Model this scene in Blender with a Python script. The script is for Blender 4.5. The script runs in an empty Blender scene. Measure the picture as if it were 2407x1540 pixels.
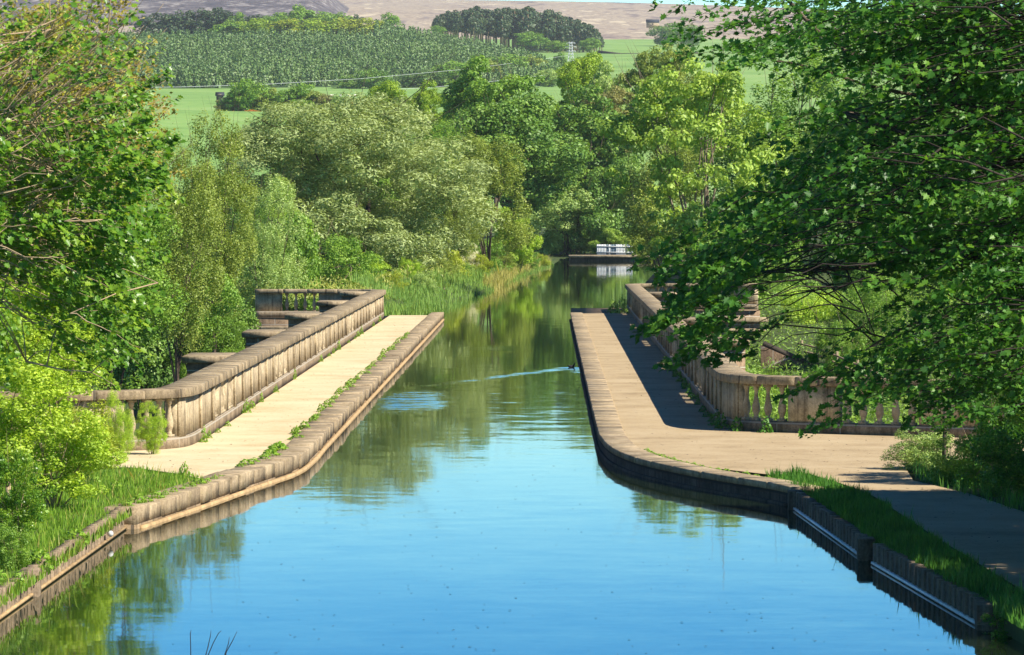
import bpy, math, random
import numpy as np
from mathutils import Vector
sc = bpy.context.scene
COL = sc.collection
R = math.radians
F = 10300.0          # focal length in pixels of a 2406 px wide picture
HC = 5.4             # camera height over the water
HZ, VX = 490.0, 1283.0   # row of the horizon, column of the canal's vanishing point

# ---------------------------------------------------------------- camera
cam = bpy.data.cameras.new("camera")
cam.lens = F / 2406 * 36
cam.sensor_width = 36
cam.clip_start = 0.5
cam.clip_end = 40000
co = bpy.data.objects.new("camera", cam)
COL.objects.link(co)
co.location = (0, 0, HC)
co.rotation_euler = (R(90) - math.atan((770 - HZ) / F), 0, math.atan((VX - 1203) / F))
sc.camera = co

# ---------------------------------------------------------------- sky and sun
SUN_EL, SUN_BACK = 43.0, 27.0      # elevation; degrees behind the camera's right hand
sx = math.cos(R(SUN_EL)) * math.cos(R(SUN_BACK))
sy = -math.cos(R(SUN_EL)) * math.sin(R(SUN_BACK))
sz = math.sin(R(SUN_EL))
w = bpy.data.worlds.new("World"); sc.world = w; w.use_nodes = True
nt = w.node_tree
bg = nt.nodes["Background"]
sky = nt.nodes.new("ShaderNodeTexSky"); sky.sky_type = 'NISHITA'
sky.sun_disc = False
sky.sun_elevation = R(SUN_EL)
sky.sun_rotation = math.atan2(sx, sy)
sky.altitude = 2500; sky.air_density = 1.0; sky.dust_density = 0.0; sky.ozone_density = 3.0
hs = nt.nodes.new("ShaderNodeHueSaturation"); hs.inputs['Saturation'].default_value = 1.4
nt.links.new(sky.outputs[0], hs.inputs['Color'])
# clear spring sky: pale at the skyline, deepening quickly to cyan and blue above it
stc = nt.nodes.new("ShaderNodeTexCoord"); ssp = nt.nodes.new("ShaderNodeSeparateXYZ"); nt.links.new(stc.outputs["Generated"], ssp.inputs[0])
srm = nt.nodes.new("ShaderNodeValToRGB"); nt.links.new(ssp.outputs[2], srm.inputs[0])
for p_, c_ in ((0.12, (0.0, 0.60, 0.82)), (0.32, (0.15, 0.28, 0.36))):
    e_ = srm.color_ramp.elements.new(p_); e_.color = (*c_, 1)
srm.color_ramp.elements[0].position = 0.045; srm.color_ramp.elements[0].color = (0.92, 1.10, 0.90, 1)
srm.color_ramp.elements[-1].position = 0.8; srm.color_ramp.elements[-1].color = (0.30, 0.33, 0.34, 1)
smx = nt.nodes.new("ShaderNodeMix"); smx.data_type = 'RGBA'; smx.blend_type = 'MULTIPLY'; smx.inputs[0].default_value = 1
nt.links.new(hs.outputs[0], smx.inputs[6]); nt.links.new(srm.outputs[0], smx.inputs[7])
nt.links.new(smx.outputs[2], bg.inputs[0])
bg.inputs[1].default_value = 0.15
sl = bpy.data.lights.new("sun", 'SUN'); sl.energy = 4.9; sl.angle = R(0.5); sl.color = (1.0, 0.93, 0.80)
so = bpy.data.objects.new("sun", sl); COL.objects.link(so)
so.rotation_euler = Vector((sx, sy, sz)).to_track_quat('Z', 'Y').to_euler()
so.location = (60, -10, 60)
sc.view_settings.view_transform = 'Standard'
sc.view_settings.look = 'None'
sc.view_settings.exposure = 0.82
sc.view_settings.gamma = 1.0

# ---------------------------------------------------------------- helpers
def X_at(x, Y): return (x - VX) * Y / F
def Z_at(y, Y): return HC - (y - HZ) * Y / F
def P(x, y, Y): return np.array((X_at(x, Y), Y, Z_at(y, Y)))
def Y_of(y, z=0.42): return F * (HC - z) / (y - HZ)

def tag(o, label=None, cat=None, group=None, kind=None):
    if label: o["label"] = label
    if cat: o["category"] = cat
    if group: o["group"] = group
    if kind: o["kind"] = kind
    return o
def empty(name, loc=(0, 0, 0), rz=0):
    o = bpy.data.objects.new(name, None); COL.objects.link(o)
    o.location = loc; o.rotation_euler = (0, 0, rz); o.empty_display_size = 0.2
    return o
def link(name, me, parent=None):
    o = bpy.data.objects.new(name, me); COL.objects.link(o)
    if parent is not None: o.parent = parent
    return o
def copy_tree(o, parent=None):
    c = o.copy(); COL.objects.link(c)
    if parent is not None:
        c.parent = parent; c.matrix_parent_inverse = o.matrix_parent_inverse.copy()
    for ch in list(o.children): copy_tree(ch, c)
    return c

def mesh_raw(name, V, loops, starts, mat=None, tint=None, uv=None, smooth=False):
    me = bpy.data.meshes.new(name)
    V = np.asarray(V, dtype=np.float32)
    me.vertices.add(len(V)); me.vertices.foreach_set("co", V.ravel())
    loops = np.asarray(loops, dtype=np.int32); starts = np.asarray(starts, dtype=np.int32)
    me.loops.add(len(loops)); me.loops.foreach_set("vertex_index", loops)
    me.polygons.add(len(starts)); me.polygons.foreach_set("loop_start", starts)
    me.update(calc_edges=True)
    if tint is not None:
        a = me.attributes.new("tint", 'FLOAT', 'FACE'); a.data.foreach_set("value", np.asarray(tint, dtype=np.float32))
    if uv is not None:
        l = me.uv_layers.new(name="UVMap"); l.data.foreach_set("uv", np.asarray(uv, dtype=np.float32).ravel())
    if smooth: me.polygons.foreach_set("use_smooth", np.ones(len(starts), dtype=bool))
    if mat: me.materials.append(mat)
    me.validate()
    return me

class MB:
    """collects faces into one mesh; each face can carry uvs"""
    def __init__(s): s.v = []; s.f = []; s.uv = []
    def add(s, verts, faces, uvs=None):
        n = len(s.v); s.v.extend([tuple(map(float, q)) for q in verts])
        for i, fc in enumerate(faces):
            s.f.append([n + k for k in fc])
            s.uv.append(uvs[i] if uvs else [(0, 0)] * len(fc))
    def box(s, x0, x1, y0, y1, z0, z1, bev=0.0):
        if bev <= 0:
            v = [(x, y, z) for z in (z0, z1) for y in (y0, y1) for x in (x0, x1)]
            fs = [(0, 2, 3, 1), (4, 5, 7, 6), (0, 1, 5, 4), (2, 6, 7, 3), (0, 4, 6, 2), (1, 3, 7, 5)]
            s.add(v, fs, [[(v[k][0] + v[k][1], v[k][2]) for k in f] for f in fs])
        else:
            b = bev
            ring = lambda i, z: [(x0+i, y0+i, z), (x1-i, y0+i, z), (x1-i, y1-i, z), (x0+i, y1-i, z)]
            v = ring(b, z0) + ring(0, z0+b) + ring(0, z1-b) + ring(b, z1)
            fs = [(3, 2, 1, 0), (12, 13, 14, 15)]
            for r in range(3):
                for k in range(4):
                    a, c = r*4+k, r*4+(k+1) % 4
                    fs.append((a, c, c+4, a+4))
            s.add(v, fs, [[(v[k][0] + v[k][1], v[k][2]) for k in f] for f in fs])
    def tube(s, pts, rad, seg=6, cap=True):
        pts = [np.array(p, float) for p in pts]; n = len(pts)
        if np.isscalar(rad): rad = [rad] * n
        elif len(rad) != n: rad = np.interp(np.linspace(0, 1, n), np.linspace(0, 1, len(rad)), rad)
        vs = []
        ref = np.array((0.31, 0.17, 0.93))
        for i in range(n):
            t = pts[min(i+1, n-1)] - pts[max(i-1, 0)]
            t = t / (np.linalg.norm(t) + 1e-9)
            if abs(t @ ref) > 0.95: ref = np.array((0.9, 0.3, 0.1))
            a = np.cross(t, ref); a /= np.linalg.norm(a); b = np.cross(t, a)
            for k in range(seg):
                th = 2*math.pi*k/seg
                vs.append(pts[i] + rad[i]*(a*math.cos(th) + b*math.sin(th)))
        fs = []
        for i in range(n-1):
            for k in range(seg):
                fs.append((i*seg+k, i*seg+(k+1) % seg, (i+1)*seg+(k+1) % seg, (i+1)*seg+k))
        if cap: fs.append(tuple(range(seg-1, -1, -1))); fs.append(tuple((n-1)*seg+k for k in range(seg)))
        s.add(vs, fs)
    def lathe(s, prof, c=(0, 0, 0), seg=12):
        vs = []; fs = []
        for (z, r) in prof:
            for k in range(seg):
                th = 2*math.pi*k/seg; vs.append((c[0]+r*math.cos(th), c[1]+r*math.sin(th), c[2]+z))
        n = len(prof)
        for i in range(n-1):
            for k in range(seg):
                fs.append((i*seg+k, i*seg+(k+1) % seg, (i+1)*seg+(k+1) % seg, (i+1)*seg+k))
        fs.append(tuple(range(seg-1, -1, -1))); fs.append(tuple((n-1)*seg+k for k in range(seg)))
        s.add(vs, fs)
    def ball(s, c, r, seg=10, rings=7):
        vs = []; fs = []
        for i in range(rings+1):
            ph = math.pi*i/rings
            for k in range(seg):
                th = 2*math.pi*k/seg
                vs.append((c[0]+r[0]*math.sin(ph)*math.cos(th), c[1]+r[1]*math.sin(ph)*math.sin(th), c[2]-r[2]*math.cos(ph)))
        for i in range(rings):
            for k in range(seg):
                fs.append((i*seg+k, i*seg+(k+1) % seg, (i+1)*seg+(k+1) % seg, (i+1)*seg+k))
        s.add(vs, fs)
    def build(s, name, mat, parent=None, smooth=False):
        loops = [k for f in s.f for k in f]
        st = np.cumsum([0] + [len(f) for f in s.f[:-1]]) if s.f else []
        uv = [u for q in s.uv for u in q]
        return link(name, mesh_raw(name, np.array(s.v), loops, st, mat, uv=uv, smooth=smooth), parent)

# ---------------------------------------------------------------- materials
def new_mat(name):
    m = bpy.data.materials.new(name); m.use_nodes = True
    n = m.node_tree; return m, n, n.nodes["Principled BSDF"]
def N(n, typ, **kw):
    x = n.nodes.new(typ)
    for k, v in kw.items(): setattr(x, k, v)
    return x
def ramp(n, stops):
    r = N(n, "ShaderNodeValToRGB"); e = r.color_ramp.elements
    while len(e) < len(stops): e.new(0.5)
    for i, (p, c) in enumerate(stops): e[i].position = p; e[i].color = (*c, 1)
    return r
def mixc(n, mode, fac, a, b):
    x = N(n, "ShaderNodeMix", data_type='RGBA', blend_type=mode)
    for sock, val in ((x.inputs[0], fac), (x.inputs[6], a), (x.inputs[7], b)):
        if hasattr(val, "links"): n.links.new(val, sock)
        elif isinstance(val, (int, float)): sock.default_value = val
        else: sock.default_value = (*val, 1)
    return x.outputs[2]
def math_(n, op, a, b=None, c=None):
    x = N(n, "ShaderNodeMath", operation=op)
    for i, v in enumerate((a, b, c)):
        if v is None: continue
        if hasattr(v, "links"): n.links.new(v, x.inputs[i])
        else: x.inputs[i].default_value = v
    return x.outputs[0]
def coords(n, kind, scale=(1, 1, 1)):
    if kind == 'pos': src = N(n, "ShaderNodeNewGeometry").outputs["Position"]
    else: src = N(n, "ShaderNodeTexCoord").outputs[kind]
    mp = N(n, "ShaderNodeMapping"); mp.inputs["Scale"].default_value = scale
    n.links.new(src, mp.inputs[0]); return mp.outputs[0]
def noise(n, vec, scale, detail=4, rough=0.55, out=0):
    x = N(n, "ShaderNodeTexNoise"); x.inputs["Scale"].default_value = scale
    x.inputs["Detail"].default_value = detail; x.inputs["Roughness"].default_value = rough
    n.links.new(vec, x.inputs["Vector"]); return x.outputs[out]
def bump(n, h, strength, dist, bsdf):
    b = N(n, "ShaderNodeBump"); b.inputs["Strength"].default_value = strength; b.inputs["Distance"].default_value = dist
    n.links.new(h, b.inputs["Height"]); n.links.new(b.outputs[0], bsdf.inputs["Normal"])

def earth_mat(name, stops, scale, fine=30, rough=0.9, bmp=0.01, sc3=(1, 1, 1)):
    m, n, b = new_mat(name)
    v = coords(n, 'pos', sc3)
    a = noise(n, v, scale, 6, 0.65); f = noise(n, v, fine, 3)
    f2 = noise(n, v, fine*0.28, 5, 0.8)
    mix = math_(n, 'ADD', math_(n, 'MULTIPLY', a, 0.45), math_(n, 'ADD', math_(n, 'MULTIPLY', f, 0.25), math_(n, 'MULTIPLY', f2, 0.3)))
    r = ramp(n, stops); n.links.new(mix, r.inputs[0]); n.links.new(r.outputs[0], b.inputs["Base Color"])
    b.inputs["Roughness"].default_value = rough; b.inputs["Specular IOR Level"].default_value = 0.2
    if bmp: bump(n, f, 0.6, bmp, b)
    return m

def stone_mat(name, light, dark, brick=None, streak=0.6, lichen=0.25):
    """weathered sandstone: blotches, rain streaks, soot and (optionally) coursed joints along the uvs"""
    m, n, b = new_mat(name)
    uv = coords(n, 'UV'); pos = coords(n, 'pos')
    big = noise(n, pos, 1.3, 5, 0.6)
    r = ramp(n, [(0.3, dark), (0.62, light)]); n.links.new(big, r.inputs[0])
    col = r.outputs[0]
    sv = coords(n, 'UV', (4.5, 0.25, 1))
    st = noise(n, sv, 1.6, 5, 0.7)
    rs = ramp(n, [(0.37, (0.30, 0.29, 0.28)), (0.45, (0.72, 0.7, 0.68)), (0.53, (1, 1, 1))]); n.links.new(st, rs.inputs[0])
    gn = N(n, "ShaderNodeNewGeometry"); sn = N(n, "ShaderNodeSeparateXYZ"); n.links.new(gn.outputs["True Normal"], sn.inputs[0])
    upr = math_(n, 'SUBTRACT', 1.0, math_(n, 'POWER', math_(n, 'ABSOLUTE', sn.outputs[2]), 0.5))
    col = mixc(n, 'MULTIPLY', math_(n, 'MULTIPLY', upr, streak), col, rs.outputs[0])
    md = noise(n, pos, 5.5, 5, 0.75)
    rm = ramp(n, [(0.36, (0.55, 0.53, 0.5)), (0.56, (1.08, 1.06, 1.03))]); n.links.new(md, rm.inputs[0])
    col = mixc(n, 'MULTIPLY', 0.75, col, rm.outputs[0])
    fine = noise(n, pos, 28, 4, 0.7)
    rf = ramp(n, [(0.35, (0.62, 0.60, 0.56)), (0.6, (1.06, 1.05, 1.03))]); n.links.new(fine, rf.inputs[0])
    col = mixc(n, 'MULTIPLY', 0.7, col, rf.outputs[0])
    li = noise(n, pos, 3.7, 4, 0.7)
    rl = ramp(n, [(0.58, (0, 0, 0)), (0.68, (1, 1, 1))]); n.links.new(li, rl.inputs[0])
    col = mixc(n, 'MIX', math_(n, 'MULTIPLY', rl.outputs[0], lichen), col, (0.26, 0.24, 0.10))
    h = fine
    if brick:
        bt = N(n, "ShaderNodeTexBrick"); bt.inputs["Scale"].default_value = 1.0
        bt.inputs["Brick Width"].default_value = brick[0]; bt.inputs["Row Height"].default_value = brick[1]
        bt.inputs["Mortar Size"].default_value = brick[2]; bt.inputs["Mortar Smooth"].default_value = 0.2
        bt.inputs["Color1"].default_value = (0.75, 0.7, 0.65, 1); bt.inputs["Color2"].default_value = (1.1, 1.05, 1, 1)
        n.links.new(uv, bt.inputs["Vector"])
        col = mixc(n, 'MULTIPLY', 0.8, col, bt.outputs[0])
        col = mixc(n, 'MIX', math_(n, 'MULTIPLY', bt.outputs[1], 0.75), col, brick[3])
        h = math_(n, 'SUBTRACT', fine, math_(n, 'MULTIPLY', bt.outputs[1], 1.2))
    n.links.new(col, b.inputs["Base Color"])
    b.inputs["Roughness"].default_value = 0.92; b.inputs["Specular IOR Level"].default_value = 0.15
    bump(n, h, 0.7, 0.015, b)
    return m

def leaf_mat(name, c0, c1, c2, trans=0.35, gloss=0.5):
    m, n, b = new_mat(name)
    at = N(n, "ShaderNodeAttribute", attribute_name="tint")
    g_ = lambda c: tuple(min(.8, k*q) for k, q in zip(c, (1.55, 1.5, 1.35)))
    r = ramp(n, [(0.0, g_(c0)), (0.5, g_(c1)), (1.0, g_(c2))]); n.links.new(at.outputs["Fac"], r.inputs[0])
    n.links.new(r.outputs[0], b.inputs["Base Color"])
    b.inputs["Roughness"].default_value = gloss; b.inputs["Specular IOR Level"].default_value = 0.4
    t = N(n, "ShaderNodeBsdfTranslucent")
    tc = mixc(n, 'MULTIPLY', 1.0, r.outputs[0], (1.35, 1.3, 0.55)); n.links.new(tc, t.inputs[0])
    mx = N(n, "ShaderNodeMixShader"); mx.inputs[0].default_value = trans
    n.links.new(b.outputs[0], mx.inputs[1]); n.links.new(t.outputs[0], mx.inputs[2])
    n.links.new(mx.outputs[0], n.nodes["Material Output"].inputs[0])
    return m

def plain(name, c, rough=0.7, var=0.25, scale=8):
    m, n, b = new_mat(name)
    v = coords(n, 'pos'); f = noise(n, v, scale, 4)
    r = ramp(n, [(0.3, tuple(k*(1-var) for k in c)), (0.7, tuple(min(1, k*(1+var)) for k in c))])
    n.links.new(f, r.inputs[0]); n.links.new(r.outputs[0], b.inputs["Base Color"])
    b.inputs["Roughness"].default_value = rough; b.inputs["Specular IOR Level"].default_value = 0.25
    return m

M = {}
M['stone'] = stone_mat("weathered_sandstone", (0.60, 0.50, 0.34), (0.34, 0.275, 0.185), None, 0.75, 0.12)
M['cap'] = stone_mat("coping_sandstone", (0.46, 0.385, 0.27), (0.23, 0.19, 0.135), (2.2, 9.0, 0.03, (0.09, 0.075, 0.06)), 0.65, 0.35)
M['ashlar'] = stone_mat("coursed_ashlar", (0.40, 0.30, 0.21), (0.22, 0.16, 0.115), (1.25, 0.42, 0.022, (0.50, 0.44, 0.35)), 0.4, 0.1)
M['plinth'] = stone_mat("plinth_sandstone", (0.40, 0.33, 0.24), (0.22, 0.18, 0.13), (1.6, 0.6, 0.018, (0.45, 0.40, 0.32)), 0.6, 0.15)
M['kerb'] = stone_mat("edging_stone", (0.50, 0.40, 0.27), (0.24, 0.19, 0.13), None, 0.5, 0.35)
M['darkwall'] = stone_mat("shaded_wall_stone", (0.19, 0.15, 0.115), (0.09, 0.075, 0.06), (0.95, 0.3, 0.02, (0.07, 0.06, 0.05)), 0.7, 0.3)  # darker twin of sunny_wall_stone: shade of canal wall and quay front coloured in
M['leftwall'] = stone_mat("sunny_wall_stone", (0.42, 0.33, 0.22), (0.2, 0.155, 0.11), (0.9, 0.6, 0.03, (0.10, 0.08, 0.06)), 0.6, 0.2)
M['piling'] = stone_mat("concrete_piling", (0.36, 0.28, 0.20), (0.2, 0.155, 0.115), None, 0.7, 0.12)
M['piling2'] = stone_mat("shaded_mossy_piling", (0.27, 0.22, 0.165), (0.14, 0.115, 0.09), None, 0.7, 0.2)  # concrete piling darkened for the shaded right bank, with a little more lichen
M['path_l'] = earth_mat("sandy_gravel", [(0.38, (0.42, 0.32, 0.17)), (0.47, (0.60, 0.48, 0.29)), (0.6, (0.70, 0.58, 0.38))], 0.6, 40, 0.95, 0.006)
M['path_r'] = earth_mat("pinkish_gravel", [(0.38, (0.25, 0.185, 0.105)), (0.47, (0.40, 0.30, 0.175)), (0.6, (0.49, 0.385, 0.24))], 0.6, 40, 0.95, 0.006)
M['soil'] = earth_mat("bank_soil", [(0.3, (0.035, 0.055, 0.018)), (0.6, (0.07, 0.10, 0.03)), (0.8, (0.10, 0.12, 0.045))], 1.5, 20)
M['meadow'] = earth_mat("meadow_grass", [(0.40, (0.15, 0.27, 0.065)), (0.5, (0.21, 0.36, 0.09)), (0.6, (0.28, 0.40, 0.13))], 0.02, 0.35, 0.9, 0)
M['forestfloor'] = earth_mat("forest_floor", [(0.3, (0.05, 0.10, 0.03)), (0.7, (0.08, 0.14, 0.045))], 0.05, 0.5, 0.9, 0)
M['moor'] = earth_mat("moorland", [(0.41, (0.17, 0.135, 0.125)), (0.46, (0.29, 0.225, 0.18)), (0.50, (0.44, 0.36, 0.26)), (0.54, (0.30, 0.235, 0.18)), (0.58, (0.56, 0.47, 0.33))], 0.016, 0.07, 1.0, 0, (1, 0.13, .5))
M['heather'] = earth_mat("heather_moor", [(0.42, (0.06, 0.05, 0.058)), (0.52, (0.12, 0.10, 0.105)), (0.58, (0.30, 0.27, 0.25))], 0.035, 0.14, 1.0, 0, (1, 0.4, 1))
M['bark'] = plain("bark", (0.12, 0.09, 0.065), 0.9, 0.4, 6)
M['twig'] = plain("pale_twig_bark", (0.36, 0.27, 0.17), 0.85, 0.3, 9)
M['midbark'] = plain("grey_brown_bark", (0.20, 0.16, 0.11), 0.9, 0.35, 7)
M['darkbark'] = plain("dark_bark", (0.045, 0.035, 0.028), 0.9, 0.3, 9)
M['wood'] = plain("fence_wood", (0.30, 0.235, 0.15), 0.85, 0.3, 5)
M['oldwood'] = plain("weathered_timber", (0.16, 0.13, 0.095), 0.9, 0.3, 5)
M['waling'] = plain("pale_timber", (0.42, 0.29, 0.15), 0.85, 0.3, 4)
M['white'] = plain("white_paint", (0.62, 0.63, 0.63), 0.5, 0.08, 5)
M['greyblue'] = plain("grey_blue_paint", (0.12, 0.17, 0.22), 0.5, 0.12, 5)
M['steel'] = plain("galvanised_steel", (0.55, 0.58, 0.6), 0.5, 0.1, 5)
M['rail'] = plain("pale_rail_paint", (0.75, 0.76, 0.78), 0.4, 0.15, 6)
M['slate'] = plain("dark_slate", (0.035, 0.04, 0.055), 0.7, 0.2, 5)
M['feather'] = plain("dark_feathers", (0.02, 0.02, 0.022), 0.6, 0.3, 20)
M['beak'] = plain("beak", (0.5, 0.35, 0.2), 0.5, 0.1, 5)
M['fleece'] = plain("fleece", (0.7, 0.67, 0.6), 1.0, 0.1, 5)
# foliage
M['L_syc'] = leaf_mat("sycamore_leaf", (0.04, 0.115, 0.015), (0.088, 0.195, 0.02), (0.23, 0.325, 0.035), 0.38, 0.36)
M['L_yel'] = leaf_mat("young_leaf", (0.13, 0.19, 0.02), (0.23, 0.29, 0.028), (0.33, 0.37, 0.05), 0.35)
M['L_catkin'] = leaf_mat("budding_leaf", (0.16, 0.13, 0.025), (0.24, 0.21, 0.04), (0.30, 0.29, 0.06), 0.35)
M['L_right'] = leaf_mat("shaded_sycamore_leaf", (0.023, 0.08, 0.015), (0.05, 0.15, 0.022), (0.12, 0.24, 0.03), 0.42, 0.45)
M['L_haw'] = leaf_mat("hawthorn_leaf", (0.146, 0.244, 0.027), (0.244, 0.366, 0.037), (0.366, 0.464, 0.055), 0.35)
M['L_willow'] = leaf_mat("willow_leaf", (0.155, 0.205, 0.085), (0.23, 0.295, 0.12), (0.31, 0.38, 0.17), 0.25)
M['L_olive'] = leaf_mat("olive_leaf", (0.104, 0.152, 0.027), (0.171, 0.232, 0.043), (0.268, 0.323, 0.071), 0.3)
M['L_green'] = leaf_mat("green_leaf", (0.073, 0.152, 0.022), (0.128, 0.238, 0.033), (0.220, 0.336, 0.051), 0.3)
M['L_dark'] = leaf_mat("dark_leaf", (0.055, 0.122, 0.024), (0.104, 0.201, 0.034), (0.189, 0.287, 0.055), 0.25)
M['L_lime'] = leaf_mat("lime_leaf", (0.11, 0.19, 0.015), (0.18, 0.28, 0.02), (0.27, 0.36, 0.04), 0.3)
M['L_lemon'] = leaf_mat("lemon_leaf", (0.128, 0.213, 0.037), (0.207, 0.311, 0.051), (0.317, 0.415, 0.085), 0.3)
M['L_brown'] = leaf_mat("bronze_leaf", (0.115, 0.125, 0.04), (0.17, 0.175, 0.055), (0.24, 0.235, 0.08), 0.25)
M['L_pale'] = leaf_mat("pale_leaf", (0.134, 0.220, 0.067), (0.232, 0.329, 0.104), (0.354, 0.439, 0.159), 0.28)
M['L_pine'] = leaf_mat("pine_needles", (0.02, 0.045, 0.02), (0.038, 0.07, 0.03), (0.07, 0.105, 0.042), 0.1)
M['L_larch'] = leaf_mat("young_conifer_needles", (0.055, 0.11, 0.034), (0.085, 0.155, 0.046), (0.13, 0.205, 0.06), 0.15)
M['L_copper'] = leaf_mat("copper_leaf", (0.30, 0.12, 0.02), (0.42, 0.18, 0.03), (0.5, 0.25, 0.05), 0.2)
M['L_blossom'] = leaf_mat("blossom", (0.35, 0.36, 0.25), (0.5, 0.5, 0.38), (0.65, 0.64, 0.52), 0.25)
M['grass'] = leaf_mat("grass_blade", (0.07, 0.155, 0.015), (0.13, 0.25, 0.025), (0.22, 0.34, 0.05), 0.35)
M['grass_d'] = leaf_mat("shaded_grass_blade", (0.03, 0.11, 0.015), (0.05, 0.16, 0.02), (0.09, 0.21, 0.03), 0.3)  # darker copy of the grass colours, shade included, for the shaded spots
M['reed'] = leaf_mat("reed_blade", (0.09, 0.18, 0.032), (0.145, 0.26, 0.05), (0.24, 0.35, 0.085), 0.3)
M['bankleaf'] = leaf_mat("bank_herb", (0.09, 0.15, 0.025), (0.17, 0.225, 0.04), (0.30, 0.31, 0.085), 0.3)
M['drygrass'] = leaf_mat("dry_grass_blade", (0.20, 0.20, 0.05), (0.30, 0.29, 0.08), (0.42, 0.38, 0.14), 0.3)

# water: flat sheet, its normal rocked by fine ripples; calm lanes and ruffled patches
def water_mat():
    m, n, b = new_mat("canal_water")
    pos = N(n, "ShaderNodeNewGeometry").outputs["Position"]
    sp = N(n, "ShaderNodeSeparateXYZ"); n.links.new(pos, sp.inputs[0])
    Xs, Ys = sp.outputs[0], sp.outputs[1]
    def ell(cx, cy, rx, ry, soft):
        dx = math_(n, 'DIVIDE', math_(n, 'SUBTRACT', Xs, cx), rx); dy = math_(n, 'DIVIDE', math_(n, 'SUBTRACT', Ys, cy), ry)
        nz = noise(n, coords(n, 'pos', (1.3, 0.25, 1)), 1.0, 3)
        d = math_(n, 'ADD', math_(n, 'SQRT', math_(n, 'ADD', math_(n, 'MULTIPLY', dx, dx), math_(n, 'MULTIPLY', dy, dy))), math_(n, 'MULTIPLY', math_(n, 'SUBTRACT', nz, 0.5), 1.3))
        mr = N(n, "ShaderNodeMapRange", interpolation_type='SMOOTHSTEP'); n.links.new(d, mr.inputs[0])
        mr.inputs[1].default_value = 1 + soft; mr.inputs[2].default_value = 1 - soft
        return mr.outputs[0]
    def band(x0, y0, x1, y1, wid):
        L = math.hypot(x1-x0, y1-y0); ux, uy = (x1-x0)/L, (y1-y0)/L
        rx = math_(n, 'SUBTRACT', Xs, x0); ry = math_(n, 'SUBTRACT', Ys, y0)
        al = math_(n, 'ADD', math_(n, 'MULTIPLY', rx, ux), math_(n, 'MULTIPLY', ry, uy))
        ac = math_(n, 'ABSOLUTE', math_(n, 'SUBTRACT', math_(n, 'MULTIPLY', rx, uy), math_(n, 'MULTIPLY', ry, ux)))
        m1 = N(n, "ShaderNodeMapRange"); n.links.new(ac, m1.inputs[0]); m1.inputs[1].default_value = wid; m1.inputs[2].default_value = 0
        m2 = N(n, "ShaderNodeMapRange"); n.links.new(al, m2.inputs[0]); m2.inputs[1].default_value = L; m2.inputs[2].default_value = 0
        m3 = math_(n, 'GREATER_THAN', al, 0)
        return math_(n, 'MULTIPLY', math_(n, 'MULTIPLY', m1.outputs[0], math_(n, 'POWER', m2.outputs[0], 0.6)), m3)
    def rip(scale3, scale, detail):
        v = coords(n, 'pos', scale3)
        c = noise(n, v, scale, detail, 0.6, 1)
        s = N(n, "ShaderNodeVectorMath", operation='SUBTRACT'); n.links.new(c, s.inputs[0]); s.inputs[1].default_value = (0.5, 0.5, 0.5)
        return s.outputs[0]
    def scl(v, k):
        s = N(n, "ShaderNodeVectorMath", operation='SCALE'); n.links.new(v, s.inputs[0])
        if hasattr(k, "links"): n.links.new(k, s.inputs["Scale"])
        else: s.inputs["Scale"].default_value = k
        return s.outputs[0]
    def vadd(a, c):
        s = N(n, "ShaderNodeVectorMath", operation='ADD'); n.links.new(a, s.inputs[0]); n.links.new(c, s.inputs[1]); return s.outputs[0]
    lanes = noise(n, coords(n, 'pos', (0.12, 0.05, 1)), 1.0, 3)
    lr = N(n, "ShaderNodeMapRange"); n.links.new(lanes, lr.inputs[0]); lr.inputs[1].default_value = 0.35; lr.inputs[2].default_value = 0.7
    lr.inputs[3].default_value = 0.6; lr.inputs[4].default_value = 1.9
    near = N(n, "ShaderNodeMapRange"); n.links.new(Ys, near.inputs[0]); near.inputs[1].default_value = 230; near.inputs[2].default_value = 90
    near.inputs[3].default_value = 0.55; near.inputs[4].default_value = 1.0
    calm = math_(n, 'MULTIPLY', lr.outputs[0], near.outputs[0])
    patch = ell(-3.75, 120.5, 0.9, 6.0, 0.6)
    patch2 = ell(-1.9, 166.0, 1.1, 3.0, 0.5)
    wake = band(0.9, 146.0, -4.6, 127.0, 0.55)
    wake2 = band(0.9, 146.3, 1.15, 139.0, 0.5)
    chop = ell(0.0, 122.0, 2.2, 17.0, 0.45)
    k = math_(n, 'ADD', math_(n, 'MULTIPLY', calm, 0.0085), math_(n, 'MULTIPLY', chop, 0.013))
    stk = noise(n, coords(n, 'pos', (0.45, 1.6, 1)), 1.5, 4, 0.7)
    sr = N(n, "ShaderNodeMapRange"); n.links.new(stk, sr.inputs[0]); sr.inputs[1].default_value = 0.38; sr.inputs[2].default_value = 0.62
    k2 = math_(n, 'MULTIPLY', math_(n, 'ADD', math_(n, 'MULTIPLY', patch, 0.10), math_(n, 'ADD', math_(n, 'MULTIPLY', wake, 0.10), math_(n, 'ADD', math_(n, 'MULTIPLY', wake2, 0.10), math_(n, 'MULTIPLY', patch2, 0.02)))), sr.outputs[0])
    big = scl(rip((0.55, 1.0, 1), 1.6, 3), k)
    sml = scl(rip((1, 1, 1), 9.0, 3), math_(n, 'ADD', math_(n, 'MULTIPLY', calm, 0.004), k2))
    base = N(n, "ShaderNodeCombineXYZ"); base.inputs[2].default_value = 1
    flat = N(n, "ShaderNodeVectorMath", operation='MULTIPLY'); lean = N(n, "ShaderNodeCombineXYZ"); n.links.new(math_(n, 'MULTIPLY', k2, -0.34), lean.inputs[1])
    n.links.new(vadd(vadd(big, sml), lean.outputs[0]), flat.inputs[0]); flat.inputs[1].default_value = (1, 1, 0)
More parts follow.
